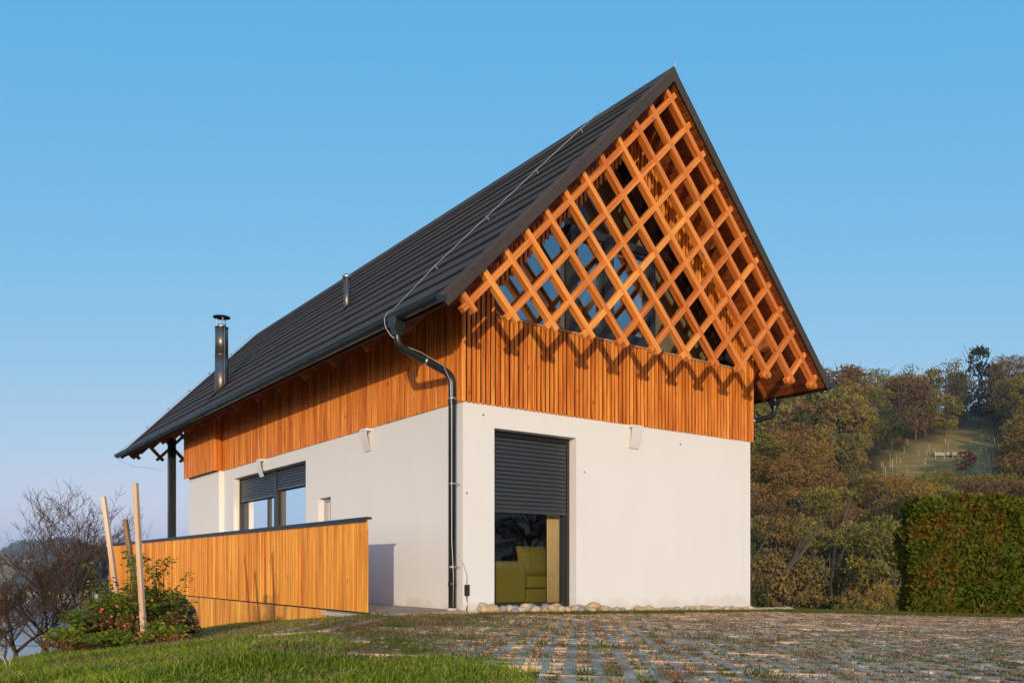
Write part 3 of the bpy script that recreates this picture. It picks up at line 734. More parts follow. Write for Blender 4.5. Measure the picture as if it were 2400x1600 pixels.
# ---- flue, vent pipe and flashings
fl = empty('chimney', parent=house)
fz = T(0.10); fs_, ft = .10, 10.02
MB().tube([(fs_, ft, fz - .35), (fs_, ft, 5.29)], .145, 24).build('flue_pipe', M['flue'], fl, True)
MB().tube([(fs_, ft, 5.29), (fs_, ft, 5.92)], .141, 24).build('flue_pipe', M['flue'], fl, True)
MB().tube([(fs_, ft, 5.275), (fs_, ft, 5.305)], .148, 24).build('joint_ring', M['flue'], fl, True)
MB().tube([(fs_, ft, 5.90), (fs_, ft, 5.925)], .149, 24).build('joint_ring', M['flue'], fl, True)
MB().tube([(fs_, ft, 5.92), (fs_, ft, 5.98)], .10, 20).build('inner_pipe', M['steel'], fl, True)
MB().tube([(fs_, ft, 6.145), (fs_, ft, 6.16), (fs_, ft, 6.19)], [.19, .185, .01], 28).build('rain_cap', M['black'], fl)
for k in range(3):
    a = R(-95 + 120 * k); c, s = math.cos(a), math.sin(a)
    st_ = MB().box(-.012, .012, -.002, .002, 0, .235).build('cap_strut', M['steel'], fl)
    st_.location = (fs_ + c * .105, ft + s * .105, 5.92); st_.rotation_euler = (0, 0, a + R(90))
MB().box(-.004, .004, -.004, .004, 4.62, 5.9).build('seam', M['steel'], fl).location = (fs_ + .02, ft - .146, 0)
mb = MB(); pts = [onroof(fs_ - .26, .058), onroof(fs_ + .24, .058)]
mb.prism([(pts[0].x, ft - .21, pts[0].z), (pts[1].x, ft - .21, pts[1].z), (pts[1].x, ft + .21, pts[1].z), (pts[0].x, ft + .21, pts[0].z)], (-.004, 0, .004)); mb.build('flashing', M['tile'], fl)
vt = empty('vent_pipe', parent=house)
vz = T(.74)
MB().tube([(.74, 4.93, vz - .2), (.74, 4.93, 5.76)], .062, 18).build('pipe', M['flue'], vt, True)
MB().tube([(.74, 4.93, 5.74), (.74, 4.93, 5.79), (.74, 4.93, 5.82)], [.085, .085, .05], 18).build('rain_cap', M['steel'], vt, True)
pts = [onroof(.62, .058), onroof(.86, .058)]
MB().prism([(pts[0].x, 4.83, pts[0].z), (pts[1].x, 4.83, pts[1].z), (pts[1].x, 5.03, pts[1].z), (pts[0].x, 5.03, pts[0].z)], (-.004, 0, .004)).build('flashing', M['tile'], vt)

# ---- curved wall lamps
def wall_lamp(P, u, z):
    lamp = empty('wall_lamp', parent=house)
    w, h = .21, .30; n = 10; mb = MB()
    prof = [(-.075 * math.sin(math.pi * .5 * (1 - k / n)) if False else -(.095 - .075 * (k / n) ** 1.6) , h * 0 - h * (k / n)) for k in range(n + 1)]
    for (d0, z0), (d1, z1) in zip(prof[:-1], prof[1:]):
        mb.prism([P(u - w / 2, z + z0 - .04, d0), P(u + w / 2, z + z0 - .04, d0), P(u + w / 2, z + z1 - .0401, d1), P(u - w / 2, z + z1 - .0401, d1)], Vector(P(0, 0, .006)) - Vector(P(0, 0, 0)))
    mb.build('reflector', M['lampw'], lamp)
    MB().prism([P(u - w / 2, z - .004, -.10), P(u + w / 2, z - .004, -.10), P(u + w / 2, z - .004, -.001), P(u - w / 2, z - .004, -.001)], (0, 0, -.034)).build('housing', M['lampw'], lamp)
    return lamp
wall_lamp(PG, 3.02, 2.655); wall_lamp(PS, 2.62, 2.655); wall_lamp(PS, 7.15, 2.66)
# socket by the corner, wall hooks
sk = empty('cable_box', parent=house)
MB().box(.02, .075, -.04, -.001, .19, .33).build('housing', M['rubber'], sk)
MB().tube([(.045, -.02, .19), (.045, -.02, -.05)], .010, 8).build('conduit', M['steel'], sk, True)
MB().tube([(.045, -.02, .33), (.04, -.03, .45), (-.02, -.04, .6), (-.10, -.03, .72)], .006, 6).build('cable', M['wire'], sk, True)
for (s, z) in ((.31, 2.52), (.055, 1.50), (4.05, 2.47), (2.05, 1.9)): MB().box(s - .006, s + .006, -.014, -.0005, z - .009, z + .009).build('fixing_hook', M['black'], house)

# ---- porch post
p = MB().box(-.19, -.02, 13.30, 13.47, 0.02, T(-.19) - .13).build('porch_post', M['post'], house); bevel(p, .006)
MB().box(5.78, 5.95, 13.30, 13.47, 0.02, T(5.95) - .13).build('porch_post', M['post'], house)
rafter(1, 13.385, .5, 1.6, .16, .12)

# ------------------------------------------------------------------ terrace and balustrade
ter = empty('terrace', O, RZ, kind='structure')
MB().box(-1.20, -.001, -.12, 15.3, -.35, .004).build('paving_slab', M['tiles_beige'], ter)
MB().box(.0, 5.78, TE + .003, 15.3, -2.6, .0).build('paving_slab', M['tiles_beige'], ter)
MB().box(-1.262, -1.20, .3, 1.5, -.075, -.026).build('edge_beam', M['concrete'], ter)
bal = empty('balustrade', W(-1.22, .2), RZ, label='long waist high balustrade of upright orange boards with dark metal handrail', cat='balustrade')
LB = 15.05; BP = .1205
bm = [MB().box(-.041 + d, .041 - d, -.026, 0, 0, 1.118).mesh('board', M['board']) for d in (0, .003)]
bb_ = MB().box(-.029, .029, -.012, .006, 0, 1.118).mesh('back_board', M['board'])
for i in range(int(LB / BP)):
    t = .055 + i * BP; inst('board', rnd.choice(bm), bal, (rnd.uniform(-.003, .001), t, .008), (0, 0, R(-90) + rnd.uniform(-.012, .012)))
    inst('back_board', bb_, bal, (-.006, t + BP / 2, .008), (0, 0, R(-90)))
sk_ = [MB().box(-.054, .054, -.024, 0, 0, h).mesh('skirt_board', M['board']) for h in (.7, 1.9)]
for i in range(int(LB / BP)):
    t = .055 + i * BP
    if i < 10: continue
    inst('skirt_board', sk_[0] if i < 42 else sk_[1], bal, (rnd.uniform(-.003, .003) - .004, t, -.012 - (.7 if i < 42 else 1.9)), (0, 0, R(-90)))
bevel(MB().box(-.055, .035, -.012, LB, 1.13, 1.158).build('handrail', M['anth'], bal), .004)
MB().box(-.047, -.041, -.012, LB, 1.100, 1.129).build('handrail_lip', M['anth'], bal)
for k in range(11): MB().box(.002, .042, .1 + k * 1.47, .14 + k * 1.47, .0, 1.128).build('post', M['anth'], bal)
for z in (.25, .85): MB().box(.002, .022, .145, LB, z, z + .05).build('rail', M['anth'], bal)
MB().box(-.002, .02, .0, LB, -.013, .006).build('drip_strip', M['black'], bal)

# ------------------------------------------------------------------ grass pavers
PA = R(4.6); ca_, cb_ = np.array([math.sin(PA), math.cos(PA)]), np.array([math.cos(PA), -math.sin(PA)])   # column and row directions
CP, RP = .146, .20; PWx, PWy = CP * 4, RP * 2
O2 = np.array([O.x, O.y]); D2n = np.array([D2.x, D2.y]); D1n = np.array([D1.x, D1.y])
def edge_x(y):
    return np.interp(y, [3.0, 3.95, 5.2, 6.8, 8.2, 10.2, 12], [.75, .10, -.72, -1.72, -1.9, -1.9, -1.9])
def house_uv(x, y):
    p = np.stack([np.asarray(x) - O2[0], np.asarray(y) - O2[1]], -1); return p @ D2n, p @ D1n
def paved(x, y, mrg=0.):
    s, t = house_uv(x, y)
    wall_ok = (t < -.42 + mrg) | (s > 6.7)
    ter_ok = (s < -1.3 + mrg) | (t < -.25 + mrg) 
    return (x > edge_x(y) - mrg) & wall_ok & (ter_ok | (s > 0)) & (y < 13.75 + mrg) & (x < 12.5)
def paver_mesh():
    us = [0]; 
    for k in range(4): us += [k * CP + .034, k * CP + CP - .034]
    us += [PWx - .004]; vs = [0]
    for k in range(2): vs += [k * RP + .035, k * RP + RP - .035]
    vs += [PWy - .004]; H = .065
    cx, cy = PWx / 2, PWy / 2
    holes = {(1 + 2 * i, 1 + 2 * j) for i in range(4) for j in range(2)}
    mb = wall_grid(us, vs, holes, H, lambda u, v, d: (u - cx, v - cy, -d))
    return mb.mesh('paver', M['paver'])
m, nt, b = newmat('paver_concrete'); w = coords(nt, 'world', (1, 1, 1))
n1 = noise(nt, w, 5, 5, .65); n2 = noise(nt, w, 90, 3, .6)
c = ramp(nt, n1, [(.34, (.40, .215, .11)), (.50, (.66, .45, .27)), (.66, (.80, .585, .38))])
c = mixc(nt, 1., c, ramp(nt, n2, [(.3, (.75, .75, .75)), (.7, (1.15, 1.15, 1.15))]), 'MULTIPLY')
oi = nt.nodes.new('ShaderNodeObjectInfo'); c = mixc(nt, 1., c, ramp(nt, oi.outputs['Random'], [(0, (.82, .80, .78)), (1, (1.08, 1.08, 1.08))]), 'MULTIPLY')
nt.links.new(c, b.inputs['Base Color']); b.inputs['Roughness'].default_value = .95; bumpn(nt, b, n2, .5, .006); M['paver'] = m
paving = empty('paving', (0, 0, 0), kind='structure')
pm = paver_mesh(); spots = []
for i in range(-8, 26):
    for j in range(0, 34):
        c_ = cb_ * (i * PWx + .1) + ca_ * (2.6 + j * PWy)
        x, y = float(c_[0]), float(c_[1])
        if y < 3.3 or not bool(paved(np.array(x), np.array(y), .05)): continue
        if abs(x / y) > .72: continue
        spots.append((math.hypot(x, y), x, y))
spots.sort()
pb = MB(); pv = [tuple(v.co) for v in pm.vertices]; pf = [tuple(f.vertices) for f in pm.polygons]
for k, (d_, x, y) in enumerate(spots):
    z = gzf(x, y) + .012 + rnd.uniform(-.005, .006)
    gxs = (gzf(x + .3, y) - gzf(x - .3, y)) / .6; gys = (gzf(x, y + .3) - gzf(x, y - .3)) / .6
    rot = (math.atan(gys) + rnd.uniform(-.012, .012), -math.atan(gxs) + rnd.uniform(-.012, .012), -PA + rnd.uniform(-.012, .012))
    if k < 300: inst('paver', pm, paving, (x, y, z), rot)
    else:
        Mx = Matrix.Translation((x, y, z)) @ __import__('mathutils').Euler(rot).to_matrix().to_4x4()
        pb.add([tuple(Mx @ Vector(p)) for p in pv], pf)
if pb.v: pb.build('paver', M['paver'], paving, kind='stuff')

# ------------------------------------------------------------------ grass
def blades(name, xy, h, wd, colr, mat, lean=.5, parent=None, zoff=0., azim=None):
    n = len(xy); x, y = xy[:, 0], xy[:, 1]; z = gz(x, y) + zoff - .012
    a = nrs.rand(n) * 2 * np.pi if azim is None else azim; fa = nrs.rand(n) * 2 * np.pi
    lx, ly = np.cos(a) * h * lean * nrs.rand(n), np.sin(a) * h * lean * nrs.rand(n)
    wx, wy = np.cos(fa) * wd / 2, np.sin(fa) * wd / 2
    P = np.stack([x, y, z], 1)
    p0 = P + np.stack([-wx, -wy, 0 * x], 1); p1 = P + np.stack([wx, wy, 0 * x], 1)
    mid = P + np.stack([lx * .35, ly * .35, h * .6], 1)
    p2 = mid + np.stack([wx * .75, wy * .75, 0 * x], 1); p3 = mid + np.stack([-wx * .75, -wy * .75, 0 * x], 1)
    tip = P + np.stack([lx, ly, h * (1 - .35 * lean * nrs.rand(n))], 1)
    V = np.stack([p0, p1, p2, p3, tip], 1).reshape(-1, 3); k = np.arange(n)[:, None] * 5
    F = np.concatenate([k + [0, 1, 2], k + [0, 2, 3], k + [3, 2, 4]], 0)
    return inst(name, npmesh(name, V, F, mat, np.repeat(colr, 5, 0)), parent)
def palette(n, cols, wts, var=.25):
    c = np.array(cols)[nrs.choice(len(cols), n, p=np.array(wts) / np.sum(wts))]
    return np.clip(c * (1 + (nrs.rand(n, 1) - .5) * 2 * var), 0, 1)
GREEN = [(.17, .23, .016), (.23, .30, .020), (.34, .38, .040), (.10, .145, .016), (.46, .38, .11), (.48, .31, .14)]
def pnoise(x, y, s, o=0.):
    return (np.sin(x * s * 1.3 + o) * np.sin(y * s * 1.1 + 2 * o) + np.sin((x + y) * s * .7 + 3 * o) * np.sin((x - y) * s * .9 - o)) * .5
# lush lawn in the left foreground
n = 330000
y = 3.2 + 6.4 * nrs.rand(n) ** 1.35; x = -6.2 + 7.6 * nrs.rand(n)
ex = edge_x(y); wob = .10 * np.sin(y * 7) + .12 * np.sin(y * 2.9 + 1)
lawn_far = 8.9 + .5 * np.sin(x * 2.)
bare = pnoise(x, y, 3.1, .4) - .25 * np.clip(y - 6.2, 0, 3)
dist_e = ex + wob - .02 - x
brown_zone = np.clip((y - 6.1 - .55 * np.clip(-x - 1.9, 0, 3)) / .8, 0, 1) * (x > -4.0)
keep = (dist_e > -.34 * nrs.rand(n) ** 1.3) & (x / y > -.75) & ((bare > -.42 + brown_zone * .3) | (nrs.rand(n) < .25)) & (nrs.rand(n) > brown_zone * .93)
hole = ((x + 1.36) / .26) ** 2 + ((y - 5.2) / .34) ** 2 < 1       # bare patch of soil
keep &= ~hole
x, y, de = x[keep], y[keep], dist_e[keep]; n = len(x)
h = (.022 + .042 * nrs.rand(n) ** 1.5) * (.5 + .95 * np.clip(pnoise(x, y, 3.7, 1.2) + .45, 0, 1.3)) * (1 + .5 * np.clip(pnoise(x, y, 9., .3), 0, 1)); h *= np.clip(.8 + de / .8, .75, 1)
cl = palette(n, GREEN, [3, 3.4, 2.2, 2.6, .7, .6]); br_ = (pnoise(x, y, 4.6, 7.) > .38) & (nrs.rand(n) < .55); cl[br_] = palette(int(br_.sum()), [(.42, .27, .12), (.28, .19, .08), (.22, .25, .04)], [2, 2, 1.4]); h[br_] *= .6; g_ = pnoise(x, y, 1.9, 2.2)[:, None]
cl = cl * (1.2 + .28 * g_)
lawn = blades('lawn_grass', np.stack([x, y], 1), h, .0045, cl, M['blade'], 1.25); tag(lawn, 'lush green uneven grass beside the stone paving', 'grass', kind='stuff')
n = 16000; y = 3.3 + 5.5 * nrs.rand(n) ** 1.2; x = -5.5 + 6 * nrs.rand(n); k_ = (x < edge_x(y) - .1) & (pnoise(x, y, 6.3, 3.) > .22) & (x / y > -.72); x, y = x[k_], y[k_]; n = len(x)
o = blades('lawn_weeds', np.stack([x, y], 1), .02 + .03 * nrs.rand(n), .016, palette(n, [(.20, .32, .03), (.12, .22, .02), (.36, .36, .06), (.34, .20, .08)], [3, 3, 1, 1]), M['blade'], 1.9); tag(o, 'flat broad leaved weeds growing between the lawn grass', 'weeds', kind='stuff')
# short, half withered turf between the lawn and the house
n = 150000
y = 4.5 + 11.3 * nrs.rand(n); x = -7.5 + 7.5 * nrs.rand(n); s_, t_ = house_uv(x, y)
keep = (x < edge_x(y) + .35) & (s_ < -1.27) & (x / y > -.66)
x, y = x[keep], y[keep]; n = len(x)
DRY = [(.42, .25, .11), (.56, .38, .19), (.25, .15, .07), (.19, .24, .025), (.29, .32, .045), (.70, .52, .30)]
cl = palette(n, DRY, [3, 2, 2.5, 2.2, 1.5, .8]); k_ = (x < -4.2) | ((s_[keep] > -1.9) & (nrs.rand(n) < .6))
cl[k_] = palette(int(k_.sum()), GREEN, [3, 4, 2.5, 2, .5, .45])
o = blades('withered_turf', np.stack([x, y], 1), .018 + .035 * nrs.rand(n), .005, cl, M['blade'], 1.8); tag(o, 'short half withered turf between the lawn and the balustrade', 'turf', kind='stuff')
# tufts in the paver cells: each cell is green, brown, or bare
cells = []
for d_, x, y in spots:
    for i in range(4):
        for j in range(2):
            p = np.array([x, y]) + cb_ * (i - 1.5) * CP + ca_ * (j - .5) * RP; cells.append(p)
cells = np.array(cells); nc = len(cells)
kind = nrs.rand(nc); rg = np.hypot(cells[:, 0], cells[:, 1])
wild = np.clip((-.1 - cells[:, 0] + .12 * (cells[:, 1] - 4)) / 1.2, 0, 1)      # the left part of the paving is overgrown
cnt = (np.where(kind < .14, 5, np.where(kind < .5, 34, 64)) * np.clip(7.0 / rg, .55, 1.2) * (1 + 1.6 * wild)).astype(int)
over = nrs.rand(nc) < .22 + .70 * wild
base = palette(nc, [(.30, .17, .07), (.20, .11, .045), (.15, .20, .018), (.10, .17, .012), (.42, .26, .11)], [2.6, 2.4, 2.0, 1.2, 1.4], .2)
idc = np.repeat(np.arange(nc), cnt); n = len(idc)
ux = (nrs.rand(n) - .5) * (CP - .05) * np.where(over[idc], 1.7, .95) * (1 + .8 * wild[idc]); uy = (nrs.rand(n) - .5) * (RP - .055) * np.where(over[idc], 1.3, .95) * (1 + .5 * wild[idc])
xy = cells[idc] + ux[:, None] * cb_ + uy[:, None] * ca_
hh = (.016 + .044 * nrs.rand(n) ** 1.3) * np.where(over[idc], 1.25, .8) * np.where(nrs.rand(nc) < .1, 1.7, 1.)[idc]
cl = base[idc] * .75 + palette(n, DRY, [3, 2, 3, 1.6, 1, .6]) * .2
o = blades('tuft_grass', xy, hh, .0050, cl, M['blade'], 1.9, zoff=.008); tag(o, 'small green and withered brown tufts growing in the paver openings', 'grass', kind='stuff')
# dry clippings and straw lying on the paving
n = 3000; y = 3.4 + 10.5 * nrs.rand(n) ** 1.15; x = -2.2 + 13 * nrs.rand(n); keep = paved(x, y, .1) & (x / y < .7) & (pnoise(x, y, 2.1, 5) > -.35)
x, y = x[keep], y[keep]; n = len(x); a = nrs.rand(n) * 2 * np.pi; L_ = .010 + .030 * nrs.rand(n) ** 3; z = gz(x, y) + .018 + .014 * nrs.rand(n)
dx, dy = np.cos(a) * L_, np.sin(a) * L_; ox, oy = -np.sin(a) * .0012, np.cos(a) * .0012
V = np.stack([np.stack([x - dx - ox, y - dy - oy, z], 1), np.stack([x + dx - ox, y + dy - oy, z + .006 * nrs.rand(n)], 1), np.stack([x + dx + ox, y + dy + oy, z + .004], 1), np.stack([x - dx + ox, y - dy + oy, z + .008], 1)], 1).reshape(-1, 3)
F = np.arange(n)[:, None] * 4 + [0, 1, 2, 3]
o = inst('straw', npmesh('straw', V, F, M['blade'], np.repeat(palette(n, [(.42, .28, .15), (.26, .15, .08), (.13, .075, .04), (.5, .38, .22)], [3, 3, 2, 1.3]), 4, 0)))
tag(o, 'dry straw and clippings scattered over the pavers', 'straw', kind='stuff')
# a few long dead stalks over the right foreground
n = 420; y = 3.6 + 3.2 * nrs.rand(n); x = y * (.12 + .55 * nrs.rand(n)); a = nrs.rand(n) * 6.28
o = blades('dry_stalks', np.stack([x, y], 1), .05 + .10 * nrs.rand(n), .004, palette(n, [(.46, .31, .16), (.35, .22, .11)], [1, 1]), M['blade'], 2.2); tag(o, 'long dead straw coloured stalks in the right foreground', 'straw', kind='stuff')
# grass strip along the stones and in front of the hedge
n = 60000
s_ = -.1 + 7.6 * nrs.rand(n // 3); t_ = -.46 + .24 * nrs.rand(n // 3); q = O2 + s_[:, None] * D2n + t_[:, None] * D1n
dens = (nrs.rand(n // 3) < np.clip(.15 + s_ / 3.2, 0, 1)); q = q[dens]
x2 = 3.6 + 9 * nrs.rand(n); y2 = 13.65 + 1.0 * nrs.rand(n); s2, t2 = house_uv(x2, y2); k_ = (t2 < -.3) | (s2 > 5.9)
q = np.concatenate([q, np.stack([x2[k_], y2[k_]], 1)]); n = len(q)
o = blades('verge_grass', q, .03 + .055 * nrs.rand(n), .006, palette(n, [(.11, .15, .018), (.16, .18, .03), (.20, .17, .05), (.28, .19, .09)], [3, 3, 1.5, 1]), M['blade'], .8); tag(o, 'thin strip of yellow green grass between paving, stones and hedge', 'grass', kind='stuff')

# ------------------------------------------------------------------ stones along the gable wall
def stone_mesh(seed, flat=1.):
    import bmesh
    bm_ = bmesh.new(); bmesh.ops.create_icosphere(bm_, subdivisions=2, radius=1)
    for v in bm_.verts:
        d = mnoise.noise(v.co * 1.1 + Vector((seed * 7.3, seed, 3))) * .35 + mnoise.noise(v.co * 2.6 + Vector((seed, 5, seed * 3))) * .12
        v.co *= 1 + d; v.co.z *= flat
    me = bpy.data.meshes.new('stone'); bm_.to_mesh(me); bm_.free()
    me.polygons.foreach_set('use_smooth', [True] * len(me.polygons)); return me
SM = {}
for mk in ('lightstone', 'tanstone', 'greystone'):
    SM[mk] = []
    for k in range(4):
        me = stone_mesh(k + len(SM) * 5, .72); me.materials.append(M[mk]); SM[mk].append(me)
lab = {'lightstone': 'pale cream river stone in the row along the white gable wall', 'tanstone': 'tan brown river stone in the row along the white gable wall', 'greystone': 'grey river stone in the row along the white gable wall'}
s = .24; 
while s < 6.0:
    for row in range(2):
        if row == 1 and rnd.random() < .35: continue
        mk = rnd.choices(list(SM), [4, 3.5, 2.5])[0]; r_ = rnd.uniform(.040, .078) * (1.2 if s < 2.2 else .85)
        if abs(s - 2.1) < .05 and row == 0: mk = 'tanstone'; r_ = .105
        p = W(s + rnd.uniform(-.02, .02), -.10 - row * .095 + rnd.uniform(-.02, .02)); z = gzf(p.x, p.y) + r_ * (.5 if row else .75) + .01
        o = inst('stone', rnd.choice(SM[mk]), None, (p.x, p.y, z), (rnd.uniform(-.3, .3), rnd.uniform(-.3, .3), rnd.uniform(0, 6)), (r_ * rnd.uniform(.9, 1.35), r_, r_ * rnd.uniform(.8, 1.15)))
        zn = 'under the tall door' if s < 1.95 else 'just right of the tall door' if s < 3.2 else 'towards the right corner' if s > 4.7 else 'under the wall lamp'; rw = 'front' if row else 'back'; nm_ = lab[mk].split(' in the row')[0]
        tag(o, nm_ + ' in the ' + rw + ' row, ' + zn, 'stone', rw + ' row of ' + nm_ + 's ' + zn)
    s += rnd.uniform(.10, .145)
for k, (s, t, L_) in enumerate(((5.95, -.10, .16), (6.25, -.02, .14), (6.62, .05, .24), (6.95, .10, .15))):
    p = W(s, t); o = inst('flat_stone', SM['lightstone'][k % 4], None, (p.x, p.y, gzf(p.x, p.y) + .03), (0, 0, .6 + k), (L_, .10, .06))
    tag(o, ['pale flat stone just beyond the right corner of the white wall', 'second flat stone from the right house corner', 'long flat pale slab third from the right house corner', 'last flat stone furthest right of the house corner'][k], 'stone')

# ------------------------------------------------------------------ clipped hedge
def leaves_box(n, surf, size, mat, name, parent, up=.4):
    """leaf quads at points surf (n,3)"""
    u = nrs.normal(size=(n, 3)); u[:, 2] += up; u /= np.linalg.norm(u, axis=1)[:, None]
    w_ = nrs.normal(size=(n, 3)); w_ -= (w_ * u).sum(1)[:, None] * u; w_ /= np.linalg.norm(w_, axis=1)[:, None]
    sz = size * (.6 + .8 * nrs.rand(n))[:, None]
    a, b_, c, d = surf, surf + u * sz * .5 + w_ * sz * .28, surf + u * sz, surf + u * sz * .5 - w_ * sz * .28
    V = np.stack([a, b_, c, d], 1).reshape(-1, 3); F = np.arange(n)[:, None] * 4 + [0, 1, 2, 3]
    return inst(name, npmesh(name, V, F, M[mat]), parent)
HX0, HX1, HY0, HY1, HZ = 7.02, 12.4, 14.45, 15.05, 1.70
hg = empty('hedge', (HX0, HY0, gzf(HX0, HY0)), label='tall clipped thuja hedge, green with rusty brown patches, at the right end of the paving', cat='hedge')
zb = -.62
n = 120000; f_ = nrs.rand(n)
px = HX0 + (HX1 - HX0) * nrs.rand(n); pz = zb + (HZ - zb) * nrs.rand(n) ** .95; py = np.full(n, HY0)
k_ = f_ < .13; px[k_] = HX0; py[k_] = HY0 + (HY1 - HY0) * nrs.rand(k_.sum())
k2 = f_ > .86; pz[k2] = HZ; py[k2] = HY0 + (HY1 - HY0) * nrs.rand(k2.sum())
lump = .15 * pnoise(px * 1.0, pz * 1.0, 3.4, .7) + .05 * pnoise(px, pz, 11., 2.)
top = .05 * pnoise(px, py, 1.9, 1.) + .04 * np.sin(px * 9)
# rounded front left edge and top corners
cx = np.clip((HX0 + .2 - px) / .2, 0, 1); cz = np.clip((pz - HZ + .22) / .22, 0, 1)
py = np.where(k_ | k2, py, py + .18 * cx ** 2 + .16 * cz ** 2 - lump); px = np.where(k_, px + lump + .08 * cz ** 2 + .06 * (pz - zb) / 2.3, px)
pz = pz + np.where(pz > HZ - .5, top - .14 * cx ** 2, 0)
depth = nrs.rand(n) ** 2 * .12
thin = (pnoise(px + 3, pz, 5.1, 2.2) + .5 * pnoise(px, pz, 12., .4) < -.42) & (nrs.rand(n) < .62) | ((pz < -.42) & (nrs.rand(n) < .5))
S_ = np.stack([px, py + np.where(k_ | k2, 0, depth), pz - np.where(k2, depth, 0)], 1) + nrs.normal(size=(n, 3)) * .02
S_ = S_[~thin]; n = len(S_); sh_ = nrs.rand(n) < .012; S_[sh_, 2] += .05 * nrs.rand(int(sh_.sum())); S_[sh_, 1] -= .06
q = leaves_box(n, S_ - np.array([HX0, HY0, gzf(HX0, HY0)]), .085, 'hedge', 'foliage', hg, .7)
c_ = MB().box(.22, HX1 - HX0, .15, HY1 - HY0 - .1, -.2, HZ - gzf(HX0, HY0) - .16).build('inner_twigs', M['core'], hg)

# ------------------------------------------------------------------ broadleaf trees on the hillside
def crown_pts(n, seed, kind):
    r = np.random.RandomState(seed)
    if kind == 'cone':
        z = r.rand(n) ** .8; rad = (1 - z) * (.34) * (.45 + .55 * r.rand(n) ** .4) * (1 + .25 * np.sin(z * 38)); a = r.rand(n) * 6.283
        return np.stack([np.cos(a) * rad, np.sin(a) * rad, .12 + z * .88], 1)
    nl = r.randint(30, 44); L = []
    for i in range(nl):
        a = r.rand() * 6.283; zz = .16 + .76 * r.rand(); rr = .30 * math.sqrt(max(.05, 1 - ((zz - .55) / .48) ** 2)) * (.45 + .55 * r.rand())
        if kind == 'tall': rr *= .6
        L.append((math.cos(a) * rr, math.sin(a) * rr, zz, .055 + .065 * r.rand()))
    L.append((0, 0, .90, .08))
    L = np.array(L); k = r.choice(len(L), n, p=L[:, 3] ** 2 / np.sum(L[:, 3] ** 2)); d = r.normal(size=(n, 3)); d /= np.linalg.norm(d, axis=1)[:, None]
    d[:, 2] = np.where(r.rand(n) < .6, np.abs(d[:, 2]), d[:, 2]); rad = L[k, 3] * (.6 + .5 * r.rand(n) ** .6); p = L[k, :3] + d * rad[:, None] * np.array([1.15, 1.15, .7])
    p += np.stack([np.sin(p[:, 2] * 31 + seed), np.sin(p[:, 0] * 29 + seed), np.sin(p[:, 1] * 27)], 1) * .014
    return p[p[:, 2] > .03]
def crown_mesh(n, seed, size, mat, kind='round'):
    P = crown_pts(n, seed, kind); n = len(P)
    u = nrs.normal(size=(n, 3)); u /= np.linalg.norm(u, axis=1)[:, None]; w_ = np.cross(u, nrs.normal(size=(n, 3))); w_ /= np.linalg.norm(w_, axis=1)[:, None]
    sz = size * (.6 + .8 * nrs.rand(n))[:, None]
    V = np.stack([P - u * sz * .5, P + w_ * sz * .4, P + u * sz * .5, P - w_ * sz * .4], 1).reshape(-1, 3)
    return npmesh('crown', V, np.arange(n)[:, None] * 4 + [0, 1, 2, 3], M[mat])
def trunk_mesh(seed, limbs=16, mat='barkfar'):
    r = random.Random(seed); mb = MB()
    mb.tube([(0, 0, -.03), (.01, 0, .2), (0, .012, .45), (.01, 0, .8)], [.020, .016, .011, .003], 6)
    for i in range(limbs):
        a = r.random() * 6.28; z0 = .2 + .45 * r.random(); l = .18 + .16 * r.random()
        mb.tube([(0, 0, z0), (math.cos(a) * l * .5, math.sin(a) * l * .5, z0 + l * .45), (math.cos(a) * l, math.sin(a) * l, z0 + l * 1.1)], [.010, .007, .002], 4)
    return mb.mesh('trunk', M[mat])
far_c = [crown_mesh(2600, k, .030, 'autumn', 'tall' if k % 3 == 2 else 'round') for k in range(6)]
near_c = [crown_mesh(8000, 20 + k, .0165, 'autumn') for k in range(4)]
yel_c = [crown_mesh(2600, 40, .030, 'yellowleaf'), crown_mesh(8000, 41, .0165, 'yellowleaf')]
grn_c = [crown_mesh(1700, 50, .036, 'evergreen', 'tall'), crown_mesh(1700, 51, .034, 'evergreen', 'cone'), crown_mesh(7000, 52, .017, 'evergreen')]
sparse_c = [crown_mesh(430, 60 + k, .032, 'autumn', 'tall') for k in range(2)]
trunks = [trunk_mesh(k) for k in range(3)]; bare_t = [trunk_mesh(9 + k, 34) for k in range(2)]
F_ = 1953.
def tree(x, y, h, wd, crown, label, group, tr=None, sink=.0):
    z = gzf(x, y) - sink
    root = empty('tree', (x, y, z), rnd.uniform(0, 6.28), label=label, cat='tree', group=group); root.scale = (1, 1, 1)
    inst('crown', crown, root, scale=(wd, wd, h)); inst('trunk', tr or rnd.choice(trunks), root, scale=(wd, wd, h))
    return root
def px_of(x, y, z): return 1200 + F_ * x / y, 1328 - F_ * (z - .555) / y
GRP = 'autumn trees covering the hillside'
def where(px, py):
    side = 'close beside the house' if px < 1860 else 'in the middle left of the clearing' if px < 2030 else 'around the clearing' if px < 2250 else 'at the right edge of the picture'
    hgt = 'on the skyline' if py < 960 else 'on the upper slope' if py < 1090 else 'on the middle slope' if py < 1250 else 'on the lowest slope'
    return hgt, side
placed = []; tries = 0
LBL = {'autumn': 'autumn broadleaf tree of the dense wood covering the hillside', 'yellow': 'yellow green broadleaf tree standing out in the brown hillside wood', 'green': 'dark green tree among the autumn trees on the hillside', 'sparse': 'thinly leaved tall tree on the skyline of the hill', 'shrub': 'low autumn shrub below the hillside clearing', 'near': 'autumn tree at the foot of the hill, just beyond the paving'}
